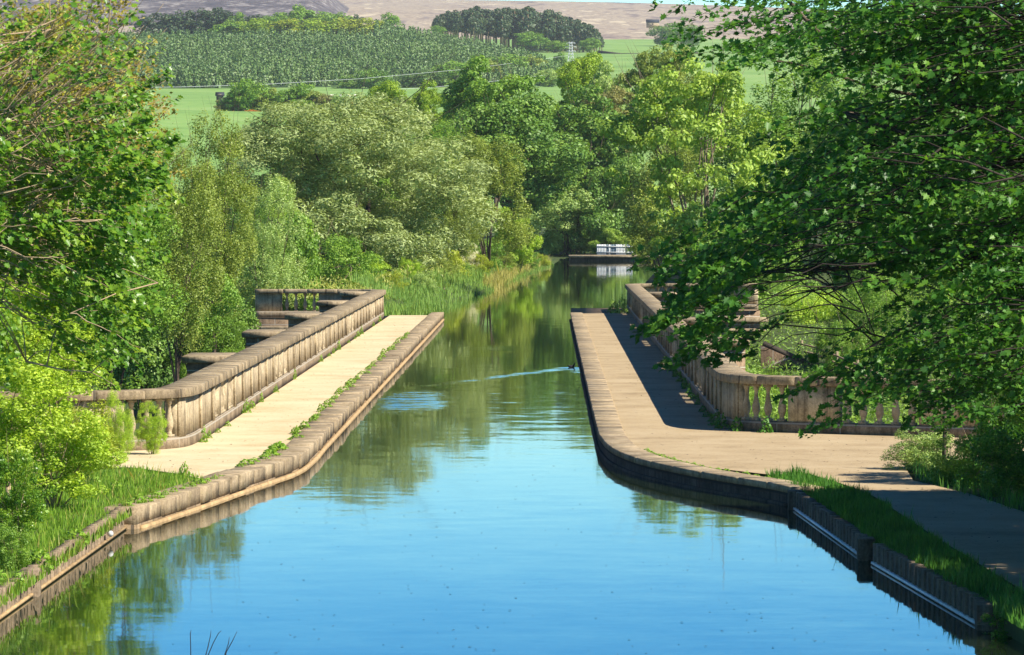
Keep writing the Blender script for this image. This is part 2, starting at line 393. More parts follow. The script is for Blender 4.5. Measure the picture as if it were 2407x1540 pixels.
    # ruffled water turns its facets towards the viewer's sky: lean of the wavelets
    nrm = N(n, "ShaderNodeVectorMath", operation='NORMALIZE'); n.links.new(vadd(base.outputs[0], flat.outputs[0]), nrm.inputs[0])
    n.links.new(nrm.outputs[0], b.inputs["Normal"])
    b.inputs["Base Color"].default_value = (0.012, 0.022, 0.010, 1)
    b.inputs["Roughness"].default_value = 0.03; b.inputs["IOR"].default_value = 1.333
    b.inputs["Specular IOR Level"].default_value = 0.5
    return m
M['water'] = water_mat()

# ---------------------------------------------------------------- paths (polyline helpers)
def catmull(pts, step=0.35):
    pts = [np.array(p, float) for p in pts]; out = []
    q = [2*pts[0]-pts[1]] + pts + [2*pts[-1]-pts[-2]]
    for i in range(1, len(q)-2):
        a, b, c, d = q[i-1], q[i], q[i+1], q[i+2]
        L = np.linalg.norm(c-b)
        # centripetal-like safety: straight if the span is long
        k = max(2, int(L/step)) if L < 8 else max(2, int(L/2.0))
        if L >= 8:
            for j in range(k): out.append(b + (c-b)*j/k)
        else:
            ta = (c-a); tb = (d-b)
            ta = ta/np.linalg.norm(ta)*L; tb = tb/np.linalg.norm(tb)*L
            for j in range(k):
                t = j/k; t2, t3 = t*t, t*t*t
                out.append((2*t3-3*t2+1)*b + (t3-2*t2+t)*ta + (-2*t3+3*t2)*c + (t3-t2)*tb)
    out.append(pts[-1]); return np.array(out)

class Path:
    def __init__(s, pts, side):
        s.p = pts; s.side = side
        d = np.linalg.norm(np.diff(pts, axis=0), axis=1); s.s = np.concatenate([[0], np.cumsum(d)]); s.L = s.s[-1]
    def at(s, t):
        x = np.interp(t, s.s, s.p[:, 0]); y = np.interp(t, s.s, s.p[:, 1])
        e = 0.12
        t0, t1 = max(0, t-e), min(s.L, t+e)
        tx = np.interp(t1, s.s, s.p[:, 0]) - np.interp(t0, s.s, s.p[:, 0]); ty = np.interp(t1, s.s, s.p[:, 1]) - np.interp(t0, s.s, s.p[:, 1])
        l = math.hypot(tx, ty); tx, ty = tx/l, ty/l
        return np.array((x, y)), np.array((tx, ty)), np.array((-ty, tx))*s.side   # side +1: outward is left
    def s_at_y(s, y):     # on the straight part
        i = np.argmin(np.abs(s.p[:, 1]-y)); return s.s[i] + (y - s.p[i, 1])*np.sign(s.p[min(i+1, len(s.p)-1), 1]-s.p[i-1, 1])
    def sweep(s, mb, s0, s1, prof, step=None):
        """closed profile of (outward offset, z) from s0 to s1, with end caps"""
        ss = sorted(set([s0, s1] + [t for t in s.s if s0 < t < s1]))
        vs = []; n = len(prof)
        per = [0]
        for k in range(n):
            a, b = prof[k], prof[(k+1) % n]; per.append(per[-1] + math.hypot(b[0]-a[0], b[1]-a[1]))
        for t in ss:
            p, _, o = s.at(t)
            for (d, z) in prof: vs.append((p[0]+o[0]*d, p[1]+o[1]*d, z))
        fs = []; uv = []
        for i in range(len(ss)-1):
            for k in range(n):
                k2 = (k+1) % n
                f = (i*n+k, (i+1)*n+k, (i+1)*n+k2, i*n+k2)
                va, vb = prof[k], prof[k2]
                if abs(va[1]-vb[1]) > 1e-4: ua, ub = va[1], vb[1]
                else: ua, ub = 0.3*va[0], 0.3*vb[0]
                q = [(ss[i], ua), (ss[i+1], ua), (ss[i+1], ub), (ss[i], ub)]
                if s.side < 0: f = f[::-1]; q = q[::-1]
                fs.append(f); uv.append(q)
        e0 = tuple(range(n)); e1 = tuple((len(ss)-1)*n + k for k in range(n-1, -1, -1))
        if s.side < 0: e0, e1 = e0[::-1], e1[::-1]
        for e in (e0, e1):
            fs.append(e); uv.append([(prof[k % n][0]+0.37, prof[k % n][1]) for k in e])
        mb.add(vs, fs, uv)

def sheet(name, pts, z, mat, thick=0.0, kind='structure'):
    mb = MB(); n = len(pts)
    v = [(x, y, z) for x, y in pts]; f = [tuple(range(n))]
    if thick:
        v += [(x, y, z-thick) for x, y in pts]
        f += [(k, n+k, n+(k+1) % n, (k+1) % n) for k in range(n)]
    mb.add(v, f); o = mb.build(name, mat)
    if kind: o["kind"] = kind
    return o

# ---------------------------------------------------------------- ground, hills, sky-line
def ground_z(X, Y):
    z = np.interp(Y, [0, 90, 112, 160, 190, 220, 300, 450, 600, 800, 1000, 1050, 1200, 1500, 1560, 2100, 2400, 2700, 3000, 3300, 4000],
                     [-3, -3, -6, -6, -3.6, -2.8, -2.2, -0.5, 4, 15, 27.6, 28.2, 35, 46, 48, 79, 91, 106, 121, 131, 140])
    cr = np.interp(Y, [1500, 2100, 2250, 2400], [0, 9.5, 6, 0]) * np.clip((-10 - X)/70, 0, 1)
    lo = np.interp(Y, [560, 760, 980, 1150], [0, -3, 0, 0]) * np.clip((X+60)/80, 0, 1)
    wob = 0.9*np.sin(X*0.021+1.3)*np.sin(Y*0.0053) * np.clip((Y-500)/500, 0, 1)
    return z + cr + lo + wob
def grid(name, Ys, ts, xf, zf, mat, kind='structure'):
    V = np.array([(xf(t, y), y, zf(xf(t, y), y)) for y in Ys for t in ts]); a, b = len(Ys), len(ts)
    loops = []
    for i in range(a-1):
        for j in range(b-1): loops += [i*b+j, i*b+j+1, (i+1)*b+j+1, (i+1)*b+j]
    o = link(name, mesh_raw(name, V, loops, np.arange(0, len(loops), 4), mat, smooth=True)); o["kind"] = kind
    return o
ts = np.concatenate([[-14, -8, -4, -2], np.linspace(-1, 1, 61), [2, 4, 8, 14]])
Ys = np.concatenate([np.arange(-60, 600, 12), np.arange(600, 3400, 28)])
g = grid("ground", Ys, ts, lambda t, y: t*(max(y, 0)*0.17+40), lambda x, y: float(ground_z(x, y)), M['meadow'])
g.data.materials.append(M['soil']); g.data.materials.append(M['forestfloor'])
def mid(me):
    c = np.zeros(len(me.polygons)*3); me.polygons.foreach_get("center", c); return c.reshape(-1, 3)
gc = mid(g.data); mi = np.zeros(len(gc), dtype=np.int32)
mi[gc[:, 1] < 560] = 1
pl = (gc[:, 1] > 1555) & (gc[:, 1] < 2150) & (gc[:, 0] < X_at(1200, gc[:, 1]))
mi[pl] = 2
g.data.polygons.foreach_set("material_index", mi)
def moor_z(x, y):
    z = np.interp(y, [2900, 3200, 4000, 5000, 6500, 7200, 9000], [112, 131, 171, 228, 309, 300, 240])
    return float(z + np.interp(y, [3200, 6500], [0, 1])*(-0.032*np.clip(x, -1500, 1200)) + 5*math.sin(x*0.004+0.7)*np.interp(y, [3300, 5000], [0, 1]))
grid("moor", np.arange(2900, 9001, 100), ts, lambda t, y: t*(y*0.17), moor_z, M['moor'])
def heather_z(x, y):
    edge = np.clip((X_at(845, y) - x)/60, 0, 1); e = edge*edge*(3-2*edge)
    rise = np.interp(y, [3950, 4600, 5200, 5600], [0, 26, 34, 10])
    return moor_z(x, y) - 6 + e*(8 + rise)
grid("heather_hill", np.arange(3950, 5601, 50), np.linspace(-1, 0.2, 70), lambda t, y: t*(y*0.2), heather_z, M['heather'])

# ---------------------------------------------------------------- canal: water, banks, aqueduct body
WL = [(-7.3, 12), (-7.3, 72.5), (-6.6, 74), (-6.3, 78), (-5.7, 83), (-5.15, 88), (-5.1, 210), (-5.9, 232), (-5.9, 244), (-4.1, 278), (-2.3, 345), (0.2, 412), (1.2, 462)]
WR = [(34, 462), (28, 441), (13, 405), (8.4, 345), (6.1, 285), (4.9, 245), (3.6, 224), (1.45, 208), (1.4, 94), (1.9, 88), (2.9, 83.6), (4.5, 78.5), (4.7, 70), (5.8, 55), (6.6, 45), (8, 12)]
sheet("water", WL + WR, 0.10, M['water'])
# banks: thick slabs at towpath level
sheet("near_bank_left", [(-7.4, 12), (-7.2, 56), (-7.05, 73), (-6.5, 77.5), (-5.95, 83.5), (-5.35, 87.5), (-5.35, 93.2), (-9, 92.4), (-60, 93), (-60, 12)][::-1], 0.36, M['soil'], 5)
sheet("near_bank_right", [(8, 12), (6.5, 45), (5.66, 55), (4.98, 66), (4.6, 76), (4.5, 78.3), (3.4, 82), (2.0, 87.5), (1.6, 93.2), (1.6, 100), (60, 98), (60, 12)], 0.36, M['soil'], 5)
sheet("far_bank_left", [(-5.0, 209), (-5.75, 232), (-5.7, 244), (-3.9, 278), (-2.1, 345), (0.4, 412), (1.4, 455), (-80, 470), (-80, 222), (-13.5, 215.5), (-13.3, 209)], 0.22, M['soil'], 6)
sheet("far_bank_right", [(4.2, 221), (5.0, 245), (6.2, 285), (8.5, 345), (13.1, 405), (28.2, 441), (34.5, 470), (120, 470), (120, 231.6), (10.75, 231.6), (10.6, 222)][::-1], 0.3, M['soil'], 6)
aq = tag(empty("stone_aqueduct", (-1.9, 150, -6)), "long stone aqueduct body carrying the canal between its two towpaths", "aqueduct")
def part_box(name, x0, x1, y0, y1, z0, z1, mat, parent, bev=0):
    mb = MB(); mb.box(x0, x1, y0, y1, z0, z1, bev); o = mb.build(name, mat, parent)
    o.matrix_parent_inverse = parent.matrix_world.inverted(); return o
bpy.context.view_layer.update()
part_box("trough_wall", -7.95, -5.0, 91.5, 205.5, -9, 0.36, M['ashlar'], aq)
part_box("trough_wall", 1.25, 4.5, 98.5, 221.5, -9, 0.36, M['ashlar'], aq)
part_box("trough_floor", -5.0, 1.25, 60, 222, -9, -1.3, M['darkwall'], aq)
part_box("abutment", -13.6, -7.95, 203.2, 216, -9, 0.3, M['ashlar'], aq)
part_box("abutment", 4.5, 10.7, 219.2, 232, -9, 0.28, M['ashlar'], aq)
part_box("string_course", -8.75, -7.95, 104, 202.4, -0.30, -0.06, M['cap'], aq, 0.04)
part_box("string_course", -14.3, -7.96, 202.4, 203.2, -0.30, -0.06, M['cap'], aq, 0.04)
part_box("string_course", -14.0, -7.97, 202.75, 203.2, -0.75, -0.60, M['cap'], aq, 0.03)
part_box("string_course", 4.5, 5.2, 112, 218.4, -0.30, -0.06, M['cap'], aq, 0.04)
part_box("string_course", 4.51, 11.1, 218.85, 219.2, -0.28, -0.04, M['cap'], aq, 0.04)
part_box("string_course", 4.52, 11.0, 218.95, 219.2, -0.75, -0.60, M['cap'], aq, 0.03)

# towpaths
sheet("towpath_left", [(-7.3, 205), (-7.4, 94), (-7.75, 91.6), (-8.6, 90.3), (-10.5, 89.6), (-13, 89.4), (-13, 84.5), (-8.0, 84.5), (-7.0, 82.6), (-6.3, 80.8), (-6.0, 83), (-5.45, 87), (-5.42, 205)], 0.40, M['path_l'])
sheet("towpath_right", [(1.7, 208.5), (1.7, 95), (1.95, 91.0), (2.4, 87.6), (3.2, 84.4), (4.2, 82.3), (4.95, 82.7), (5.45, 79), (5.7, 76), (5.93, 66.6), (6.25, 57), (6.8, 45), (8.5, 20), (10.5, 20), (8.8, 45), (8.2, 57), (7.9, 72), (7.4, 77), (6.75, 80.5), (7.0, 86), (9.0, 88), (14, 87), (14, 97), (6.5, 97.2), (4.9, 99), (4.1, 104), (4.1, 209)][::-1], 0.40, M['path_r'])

# ---------------------------------------------------------------- canal edging walls
rng = np.random.default_rng(7)
def edging(name, pts, side, label, wall_mat, block, jit, ledge_mat, zb=.332, gap=.008):
    pa = Path(catmull(pts, 0.5), side)
    root = tag(empty(name, (pts[0][0], pts[0][1], 0)), label, "canal wall")
    inv = None
    bpy.context.view_layer.update()
    def put(mb, nm, mat):
        o = mb.build(nm, mat, root); o.matrix_parent_inverse = root.matrix_world.inverted(); return o
    mb = MB(); pa.sweep(mb, 0, pa.L, [(0.02, -1.2), (0.02, zb-.002), (0.5, zb-.002), (0.5, -1.2)]); put(mb, "wall", wall_mat)
    mb = MB(); s = 0.0
    while s < pa.L - 0.2:
        l = block*(0.8 + 0.45*rng.random()); e = min(pa.L, s + l)
        a = jit*(rng.random()-0.5); zt = 0.455 + 0.6*jit*(rng.random()-0.5); b = 0.02
        pa.sweep(mb, s+gap, e-gap*rng.uniform(.6, 1.4), [(0.0+a, zb), (-0.005+a, zt-b), (b+a, zt), (0.58-b, zt-0.006), (0.58, zt-b), (0.57, zb)])
        s = e
    put(mb, "coping_stones", M['kerb'])
    mb = MB(); pa.sweep(mb, 0.3, pa.L-0.3, [(-0.05, -0.1), (-0.05, 0.135), (-0.02, 0.145), (0.03, 0.145), (0.03, -0.1)]); put(mb, "ledge", ledge_mat)
    return pa
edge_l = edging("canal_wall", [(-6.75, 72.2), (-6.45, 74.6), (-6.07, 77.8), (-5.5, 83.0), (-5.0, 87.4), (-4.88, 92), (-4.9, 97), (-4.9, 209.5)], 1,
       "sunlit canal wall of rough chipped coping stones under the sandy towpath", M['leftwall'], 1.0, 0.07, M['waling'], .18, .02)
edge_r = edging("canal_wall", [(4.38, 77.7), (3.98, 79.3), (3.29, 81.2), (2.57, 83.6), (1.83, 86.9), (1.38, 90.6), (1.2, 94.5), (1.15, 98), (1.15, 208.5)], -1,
       "dark shaded canal wall with smooth flat coping curving round to the shaded grass", M['darkwall'], 1.6, 0.016, M['darkwall'])

# ---------------------------------------------------------------- parapets with balusters
def bal_mesh():
    mb = MB(); h = 0.822
    for (z0, z1, r) in ((0, 0.07, 0.085), (0.93, 1.0, 0.085)):
        mb.box(-r, r, -r, r, z0*h, z1*h)
    pr = [(0.07, 0.06), (0.10, 0.062), (0.13, 0.05), (0.18, 0.062), (0.27, 0.088), (0.35, 0.094), (0.44, 0.085), (0.56, 0.06), (0.70, 0.043), (0.82, 0.04), (0.85, 0.062), (0.89, 0.062), (0.93, 0.07)]
    mb.lathe([(z*h, r) for z, r in pr], (0, 0, 0), 12)
    loops = [k for f in mb.f for k in f]
    return mesh_raw("baluster", np.array(mb.v), loops, np.cumsum([0]+[len(f) for f in mb.f[:-1]]), M['stone'], uv=[u for q in mb.uv for u in q])
BAL = bal_mesh()
ZP, ZB, ZT, ZC = 0.34, 0.63, 1.452, 1.64
def parapet(label, pts, side, opens, buttresses, drop=None):
    pa = Path(catmull(pts, 0.3), side)
    root = tag(empty("stone_parapet", (pts[3][0], 150, ZP)), label, "parapet")
    bpy.context.view_layer.update(); inv = root.matrix_world.inverted()
    def put(mb, nm, mat, par=root):
        o = mb.build(nm, mat, par); o.matrix_parent_inverse = inv; return o
    L = pa.L
    mb = MB(); pa.sweep(mb, 0, L, [(0, ZP), (0, ZB-0.025), (0.025, ZB), (0.505, ZB), (0.53, ZB-0.025), (0.53, ZP)]); put(mb, "plinth", M['plinth'])
    mb = MB(); s_ = 0.0
    while s_ < L-.05:
        e_ = min(L, s_+rng.uniform(.95, 1.5)); e_ = L if L-e_ < .4 else e_; j_ = .008*(rng.random()-.5); k_ = .008*(rng.random()-.5)
        pa.sweep(mb, s_+.006, e_-.006, [(-0.09+j_, ZT+.006), (-0.095+j_, ZT+.012), (-0.085+j_, ZC-0.012+k_), (-0.073+j_, ZC+k_), (0.26, ZC+0.012+k_), (0.603, ZC+k_), (0.615, ZC-0.012+k_), (0.615, ZT+.006)])
        s_ = e_
    put(mb, "coping", M['cap'])
    segs = []; cur = 0.0
    for (a, b) in sorted(opens):
        if a > cur + 0.05: segs.append((cur, a))
        cur = b
        n = max(1, int(round((b-a)/0.40))); st = (b-a)/n
        for i in range(n):
            p, t, o = pa.at(a + (i+0.5)*st)
            c = p + o*0.15
            q = link("baluster", BAL, root); q.matrix_parent_inverse = inv
            q.location = (c[0], c[1], ZB+0.001); q.rotation_euler = (0, 0, math.atan2(t[1], t[0]))
    segs.append((cur, L))
    for (a, b) in segs:
        mb = MB(); e = 0.004
        pa.sweep(mb, a, b, [(0.065, ZB-e), (0.065, ZT+e), (0.30, ZT+e), (0.30, ZB-e)])
        if b - a > 2.2:      # raised pilaster strips along the long blank panels
            k = int((b-a)//2.6)
            for i in range(k+1):
                c = a + 0.25 + (b-a-0.5)*i/max(1, k)
                pa.sweep(mb, c-0.22, c+0.22, [(0.012, ZB-e), (0.012, ZT+e), (0.07, ZT+e), (0.07, ZB-e)])
        put(mb, "panel", M['stone'])
    for y in buttresses:
        s = pa.s_at_y(y); p, t, o = pa.at(s)
        x0 = p[0] + o[0]*0.303; x1 = p[0] + o[0]*1.72
        mb = MB(); mb.box(min(x0, x1), max(x0, x1), y-1.2, y+1.2, -8, ZT)
        bo = put(mb, "buttress", M['ashlar'])
        x0 = p[0] + o[0]*0.616; x1 = p[0] + o[0]*1.84
        mb = MB(); mb.box(min(x0, x1), max(x0, x1), y-1.35, y+1.35, ZT, ZC-0.004, 0.03)
        c = mb.build("buttress_cap", M['cap'], bo); c.matrix_parent_inverse = bo.matrix_parent_inverse.copy()
        c.matrix_parent_inverse = inv; bo.matrix_parent_inverse = inv
        c.matrix_parent_inverse.identity()
    return pa, root
def triple(pa_pts, side, ys):
    pa = Path(catmull(pa_pts, 0.3), side); o = []
    for y in ys:
        s = pa.s_at_y(y)
        for d in (-2.4, 0, 2.4): o.append((s+d-0.82, s+d+0.82))
    return pa, o
PL = [(-12.5, 89.2), (-10.5, 89.5), (-9.2, 90.0), (-8.4, 90.4), (-7.9, 90.9), (-7.6, 91.6), (-7.48, 92.6), (-7.45, 94), (-7.45, 201.5), (-7.6, 202.6), (-8.0, 203.3), (-8.7, 203.6), (-10.5, 203.65), (-13.5, 203.7)]
pa, op = triple(PL, 1, [102, 124, 146, 168, 189.5])
op += [(4.0, 5.6), (pa.L-4.9, pa.L-4.05), (pa.L-2.95, pa.L-1.25)]
par_l, rt_l = parapet("left sunlit stone parapet with balusters and flat coping along the sandy path", PL, 1, op, [113, 135, 157, 178.5, 198.5])
PR = [(13, 94.0), (9.5, 95.4), (7.5, 96.5), (5.7, 97.6), (4.95, 98.1), (4.45, 98.7), (4.15, 99.6), (4.03, 100.6), (4.0, 102.5), (4.0, 217), (4.15, 218.4), (4.6, 219.2), (5.4, 219.5), (8, 219.55), (10.6, 219.6)]
pa, op = triple(PR, -1, [115.3, 138.7, 162.2, 185.8, 208.6])
sr = lambda d: d
op += [(8.55, 10.2), (5.3, 7.3), (0.6, 3.6), (pa.L-5.2, pa.L-4.0), (pa.L-2.8, pa.L-1.2)]
par_r, rt_r = parapet("right stone parapet with shaded face and curved near end behind the sycamore leaves", PR, -1, op, [127, 150.5, 174, 196.5])

# stone end wall sloping down the far bank, post and rail fences
def fence(label, pts, ph, rails, mat, posts_every=1):
    r = tag(empty("post_and_rail_fence", pts[0]), label, "fence"); bpy.context.view_layer.update(); inv = r.matrix_world.inverted()
    for i, p in enumerate(pts):
        mb = MB(); mb.box(p[0]-0.06, p[0]+0.06, p[1]-0.06, p[1]+0.06, p[2]-0.3, p[2]+ph, 0.012)
        o = mb.build("post", mat, r); o.matrix_parent_inverse = inv
    for h in rails:
        for i in range(len(pts)-1):
            mb = MB(); a = np.array(pts[i]) + (-0.075, -0.0, h); b = np.array(pts[i+1]) + (-0.075, 0, h)
            mb.tube([a, b], 0.045, 4); o = mb.build("rail", mat, r); o.matrix_parent_inverse = inv
fence("wooden post and rail fence on the sunny grass slope behind the right parapet",
      [tuple(P(1858, 826, 222)), tuple(P(1884, 838, 214)), tuple(P(1921, 848, 206)), tuple(P(1967, 868, 196)), tuple(P(2015, 890, 187)), tuple(P(2070, 915, 178))], 0.8, (0.3, 0.62), M['wood'])
fence("dark wooden fence in deep shade below the left parapet", [(-18.6, y, -3.5) for y in range(186, 262, 6)], 1.25, (0.45, 0.78, 1.1), M['oldwood'])
mb = MB()
a, b = P(1788, 812, 206), P(1925, 872, 206)
mb.add([(a[0], a[1], -8), (b[0], b[1], -8), tuple(b), tuple(a), (a[0]+.2, a[1]+.5, -8), (b[0]+.2, b[1]+.5, -8), (b[0]+.2, b[1]+.5, b[2]), (a[0]+.2, a[1]+.5, a[2])],
       [(0, 1, 2, 3), (7, 6, 5, 4), (3, 2, 6, 7), (1, 5, 6, 2), (0, 3, 7, 4)], [[(0, 0), (3, 0), (3, 2), (0, 3)]]*5)
sw = empty("retaining_wall", (a[0], a[1], -6)); tag(sw, "sunlit stone retaining wall with sloping top below the right parapet", "wall")
bpy.context.view_layer.update()
o = mb.build("wall", M['ashlar'], sw); o.matrix_parent_inverse = sw.matrix_world.inverted()
mb = MB(); mb.tube([a+(0.1, 0.2, 0.06), b+(0.1, 0.2, 0.06)], 0.16, 4); o = mb.build("coping", M['cap'], sw); o.matrix_parent_inverse = sw.matrix_world.inverted()

# ---------------------------------------------------------------- sheet piling near the camera
def piling(label, p0, p1, side, mat, wal_mat, zt=0.44, posts=()):
    pa = Path(np.array([p0, p1], float), side)
    n = int(pa.L/0.22); r = tag(empty("piling_wall", (p0[0], p0[1], 0)), label, "retaining wall"); bpy.context.view_layer.update(); inv = r.matrix_world.inverted()
    mb = MB()
    for i in range(n):
        a, b = pa.L*i/n, pa.L*(i+1)/n
        d = 0.0 if i % 2 else 0.018
        d += 0.006*rng.random(); z = zt + 0.03*(rng.random()-0.5)
        pa.sweep(mb, a+0.004, b-0.004, [(d, -1.2), (d, z), (0.14, z), (0.14, -1.2)])
    o = mb.build("planks", mat, r); o.matrix_parent_inverse = inv
    mb = MB(); pa.sweep(mb, 0.05, pa.L-0.05, [(-0.03, 0.112), (-0.03, 0.142), (-0.02, 0.15), (0.04, 0.15), (0.04, 0.112)])
    o = mb.build("waling", wal_mat, r); o.matrix_parent_inverse = inv
    for s in posts:
        p, t, oo = pa.at(s)
        mb = MB(); c = p + oo*0.03
        mb.box(c[0]-0.13, c[0]+0.13, c[1]-0.16, c[1]+0.16, -1.2, zt+0.02, 0.02)
        o = mb.build("pile_cap", mat, r); o.matrix_parent_inverse = inv
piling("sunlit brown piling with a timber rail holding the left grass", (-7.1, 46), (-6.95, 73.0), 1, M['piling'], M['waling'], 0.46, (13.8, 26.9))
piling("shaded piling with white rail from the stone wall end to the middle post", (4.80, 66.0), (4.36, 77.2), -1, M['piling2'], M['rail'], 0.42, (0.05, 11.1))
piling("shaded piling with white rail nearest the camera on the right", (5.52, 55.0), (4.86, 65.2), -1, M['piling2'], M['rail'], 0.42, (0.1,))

# ---------------------------------------------------------------- foliage engine
RH = (np.array([(-.5, 0, 0), (0, -.33, .07), (.5, 0, 0), (0, .33, .07)]), [(0, 1, 2, 3)])
NAR = (np.array([(-.6, 0, 0), (0, -.17, .05), (.6, 0, -.06), (0, .17, .05)]), [(0, 1, 2, 3)])
_h = [(-.05, 0), (-.16, .26), (.12, .26), (.16, .56), (.38, .30), (.58, .42), (.62, .17), (1, 0)]
_mv = [(u-.4, v, .22*v) for u, v in _h] + [(u-.4, -v, .22*v) for u, v in _h[1:-1]]
MAPLE = (np.array(_mv), [tuple(range(8))[::-1], (0,) + tuple(range(8, 14)) + (7,)])
TRI = (np.array([(-.5, -.4, 0), (.5, -.2, .05), (0, .6, 0)]), [(0, 1, 2)])
def unit(v): return v/(np.linalg.norm(v, axis=-1, keepdims=True)+1e-9)
def leaf_mesh(name, C, Nn, S, shape, mat, rg, tint=None, T=None, zs=1.0):
    n = len(C); lv, lf = shape
    Nn = unit(Nn)
    if T is None: T = rg.normal(size=(n, 3))
    T = unit(T - Nn*(T*Nn).sum(1, keepdims=True)); B = np.cross(Nn, T)
    S = np.broadcast_to(np.asarray(S, float), (n,))[:, None, None]
    V = C[:, None, :] + np.array((1, 1, 1/zs))*S*(T[:, None, :]*lv[None, :, 0:1] + B[:, None, :]*lv[None, :, 1:2] + Nn[:, None, :]*lv[None, :, 2:3])
    k = len(lv); one = np.concatenate([np.array(f) for f in lf]); ln = [len(f) for f in lf]
    loops = (np.arange(n)[:, None]*k + one[None, :]).ravel()
    st1 = np.concatenate([[0], np.cumsum(ln)[:-1]]); starts = (np.arange(n)[:, None]*len(one) + st1[None, :]).ravel()
    if tint is None: tint = rg.random(n)
    return mesh_raw(name, V.reshape(-1, 3), loops, starts, mat, tint=np.repeat(np.clip(tint, 0, 1), len(lf)))
def clump_leaves(rg, cl, n, spread=0.16, up=0.35, rand=0.75, keep=0.70, below=-0.75):
    """leaves on the shells of clumps (cx,cy,cz,rx,ry,rz); ones buried in a neighbouring clump are dropped"""
    cl = np.asarray(cl, float); wgt = cl[:, 3]*cl[:, 5] + cl[:, 3]*cl[:, 4]
    id_ = rg.choice(len(cl), size=int(n*1.6), p=wgt/wgt.sum())
    d = unit(rg.normal(size=(len(id_), 3))); ok = d[:, 2] > below; id_, d = id_[ok], d[ok]
    r = 1 - np.abs(rg.normal(size=len(id_)))*spread + 0.10*rg.normal(size=len(id_))*(rg.random(len(id_)) < .25)
    c = cl[id_]; p = c[:, :3] + c[:, 3:]*d*r[:, None]
    keepm = np.ones(len(p), bool)
    for j in range(len(cl)):
        q = np.linalg.norm((p-cl[j, :3])/cl[j, 3:], axis=1)
        keepm &= ~((q < keep) & (id_ != j))
    p, d, id_ = p[keepm][:n], d[keepm][:n], id_[keepm][:n]
    nn = d/cl[id_][:, 3:]*cl[id_][:, 3:].mean(1, keepdims=True)
    nn = unit(nn) + rand*rg.normal(size=nn.shape) + np.array((0, 0, up))
    ct = rg.random(len(cl))
    t = 0.5*rg.random(len(p)) + 0.5*ct[id_]
    return p, nn, t
def limb_mesh(name, rg, base, targets, r0, mat, seg=6, extra=2):
    mb = MB(); base = np.array(base, float)
    top = np.mean(targets, axis=0); fork = base + (top-base)*0.38
    mid_ = (base+fork)/2 + rg.normal(size=3)*0.03*np.linalg.norm(fork-base)
    mb.tube([base-(0, 0, .05*r0), base*.75+mid_*.25, mid_, fork], [r0*1.25, r0, r0*.85, r0*.75], seg+2)
    for t in targets:
        t = np.array(t, float); L = np.linalg.norm(t-fork)
        st = fork + (mid_-fork)*0.6*rg.random()
        pts = [st]
        for k in (0.35, 0.7, 1.0): pts.append(st+(t-st)*k + rg.normal(size=3)*0.05*L*(k < 1) + np.array((0, 0, 0.06*L*math.sin(k*3.1))))
        mb.tube(pts, [r0*.5, r0*.34, r0*.2, r0*.06], seg-1)
        for e in range(extra):
            q = pts[2] + (pts[3]-pts[2])*rg.random(); dv = unit(rg.normal(size=3)+(t-st)/L)
            mb.tube([q, q+dv*L*.25, q+dv*L*.42+(0, 0, .06*L)], [r0*.14, r0*.08, r0*.02], 4)
    loops = [k for f in mb.f for k in f]
    return mesh_raw(name, np.array(mb.v), loops, np.cumsum([0]+[len(f) for f in mb.f[:-1]]), mat, uv=[u for q in mb.uv for u in q], smooth=True)

def crown_template(seed, n_cl, leaves, size, shape=RH, form='round', cr=(0.28, 0.42), mat='L_green', bark='bark', spread=0.2, up=.35, sub=9, zs=1.0):
    """unit crown: |x|,|y|<=1, z from 0 to 2, built of clumps that carry smaller tufts; the trunk goes down to z=-1.4"""
    rg = np.random.default_rng(seed); cl = []
    for i in range(n_cl):
        r = rg.uniform(*cr)
        zz_ = 1-2*(i+.5)/n_cl; aa = i*2.39996+seed; d = np.array((math.sqrt(1-zz_*zz_)*math.cos(aa), math.sqrt(1-zz_*zz_)*math.sin(aa), zz_))
        d = unit(d + .28*rg.normal(size=3)); k = rg.uniform(0.5, 1.0)**0.5 * (1-r)
        if form == 'dome': k = rg.uniform(.9, 1.0)*(1-r)
        if i % 5 == 4: k *= .6
        z = 1 + d[2]*k
        fx = 1.0
        if form == 'cone': fx = np.clip(1.25 - 0.55*z, 0.25, 1)
        if form == 'spread': z = 1.05 + 0.75*d[2]*k
        if form == 'ovate': fx = np.clip(1.15 - 0.3*z, 0.4, 1)
        cl.append((d[0]*k*fx, d[1]*k*fx, z, r*rg.uniform(.85, 1.15), r*rg.uniform(.85, 1.15), r*rg.uniform(.7, .95)))
    sb = []
    for c in cl:
        for j in range(sub):
            d = unit(rg.normal(size=3)); d[2] = d[2]*.8 + .12; r = c[3]*rg.uniform(.28, .55)
            sb.append((c[0]+d[0]*c[3]*.8, c[1]+d[1]*c[4]*.8, c[2]+d[2]*c[5]*.8, r, r, r*rg.uniform(.6, .9)))
    p, nn, t = clump_leaves(rg, sb, leaves, spread, up, .5, .55, -.9)
    lo, hi = np.percentile(p, 1, axis=0), np.percentile(p, 99, axis=0)
    nrm = lambda q: (np.asarray(q)-lo)/(hi-lo)*np.array((2, 2, 2)) - np.array((1, 1, 0))
    p = nrm(p)
    cm = leaf_mesh("crown", p, nn, size*rg.uniform(.65, 1.35, len(p)), shape, M[mat], rg, t, None, zs)
    tr = limb_mesh("trunk", rg, (0, 0, -1.4), [nrm(c[:3]) for c in cl[:9]], 0.045, M[bark])
    return cm, tr
T = {}
T['willow'] = crown_template(11, 80, 120000, .034, NAR, 'dome', (.2, .3), 'L_willow', 'darkbark', .35, sub=7)
T['broad1'] = crown_template(12, 26, 36000, .054, RH, 'round', (.24, .40))
T['broad2'] = crown_template(13, 34, 36000, .052, RH, 'round', (.18, .34))
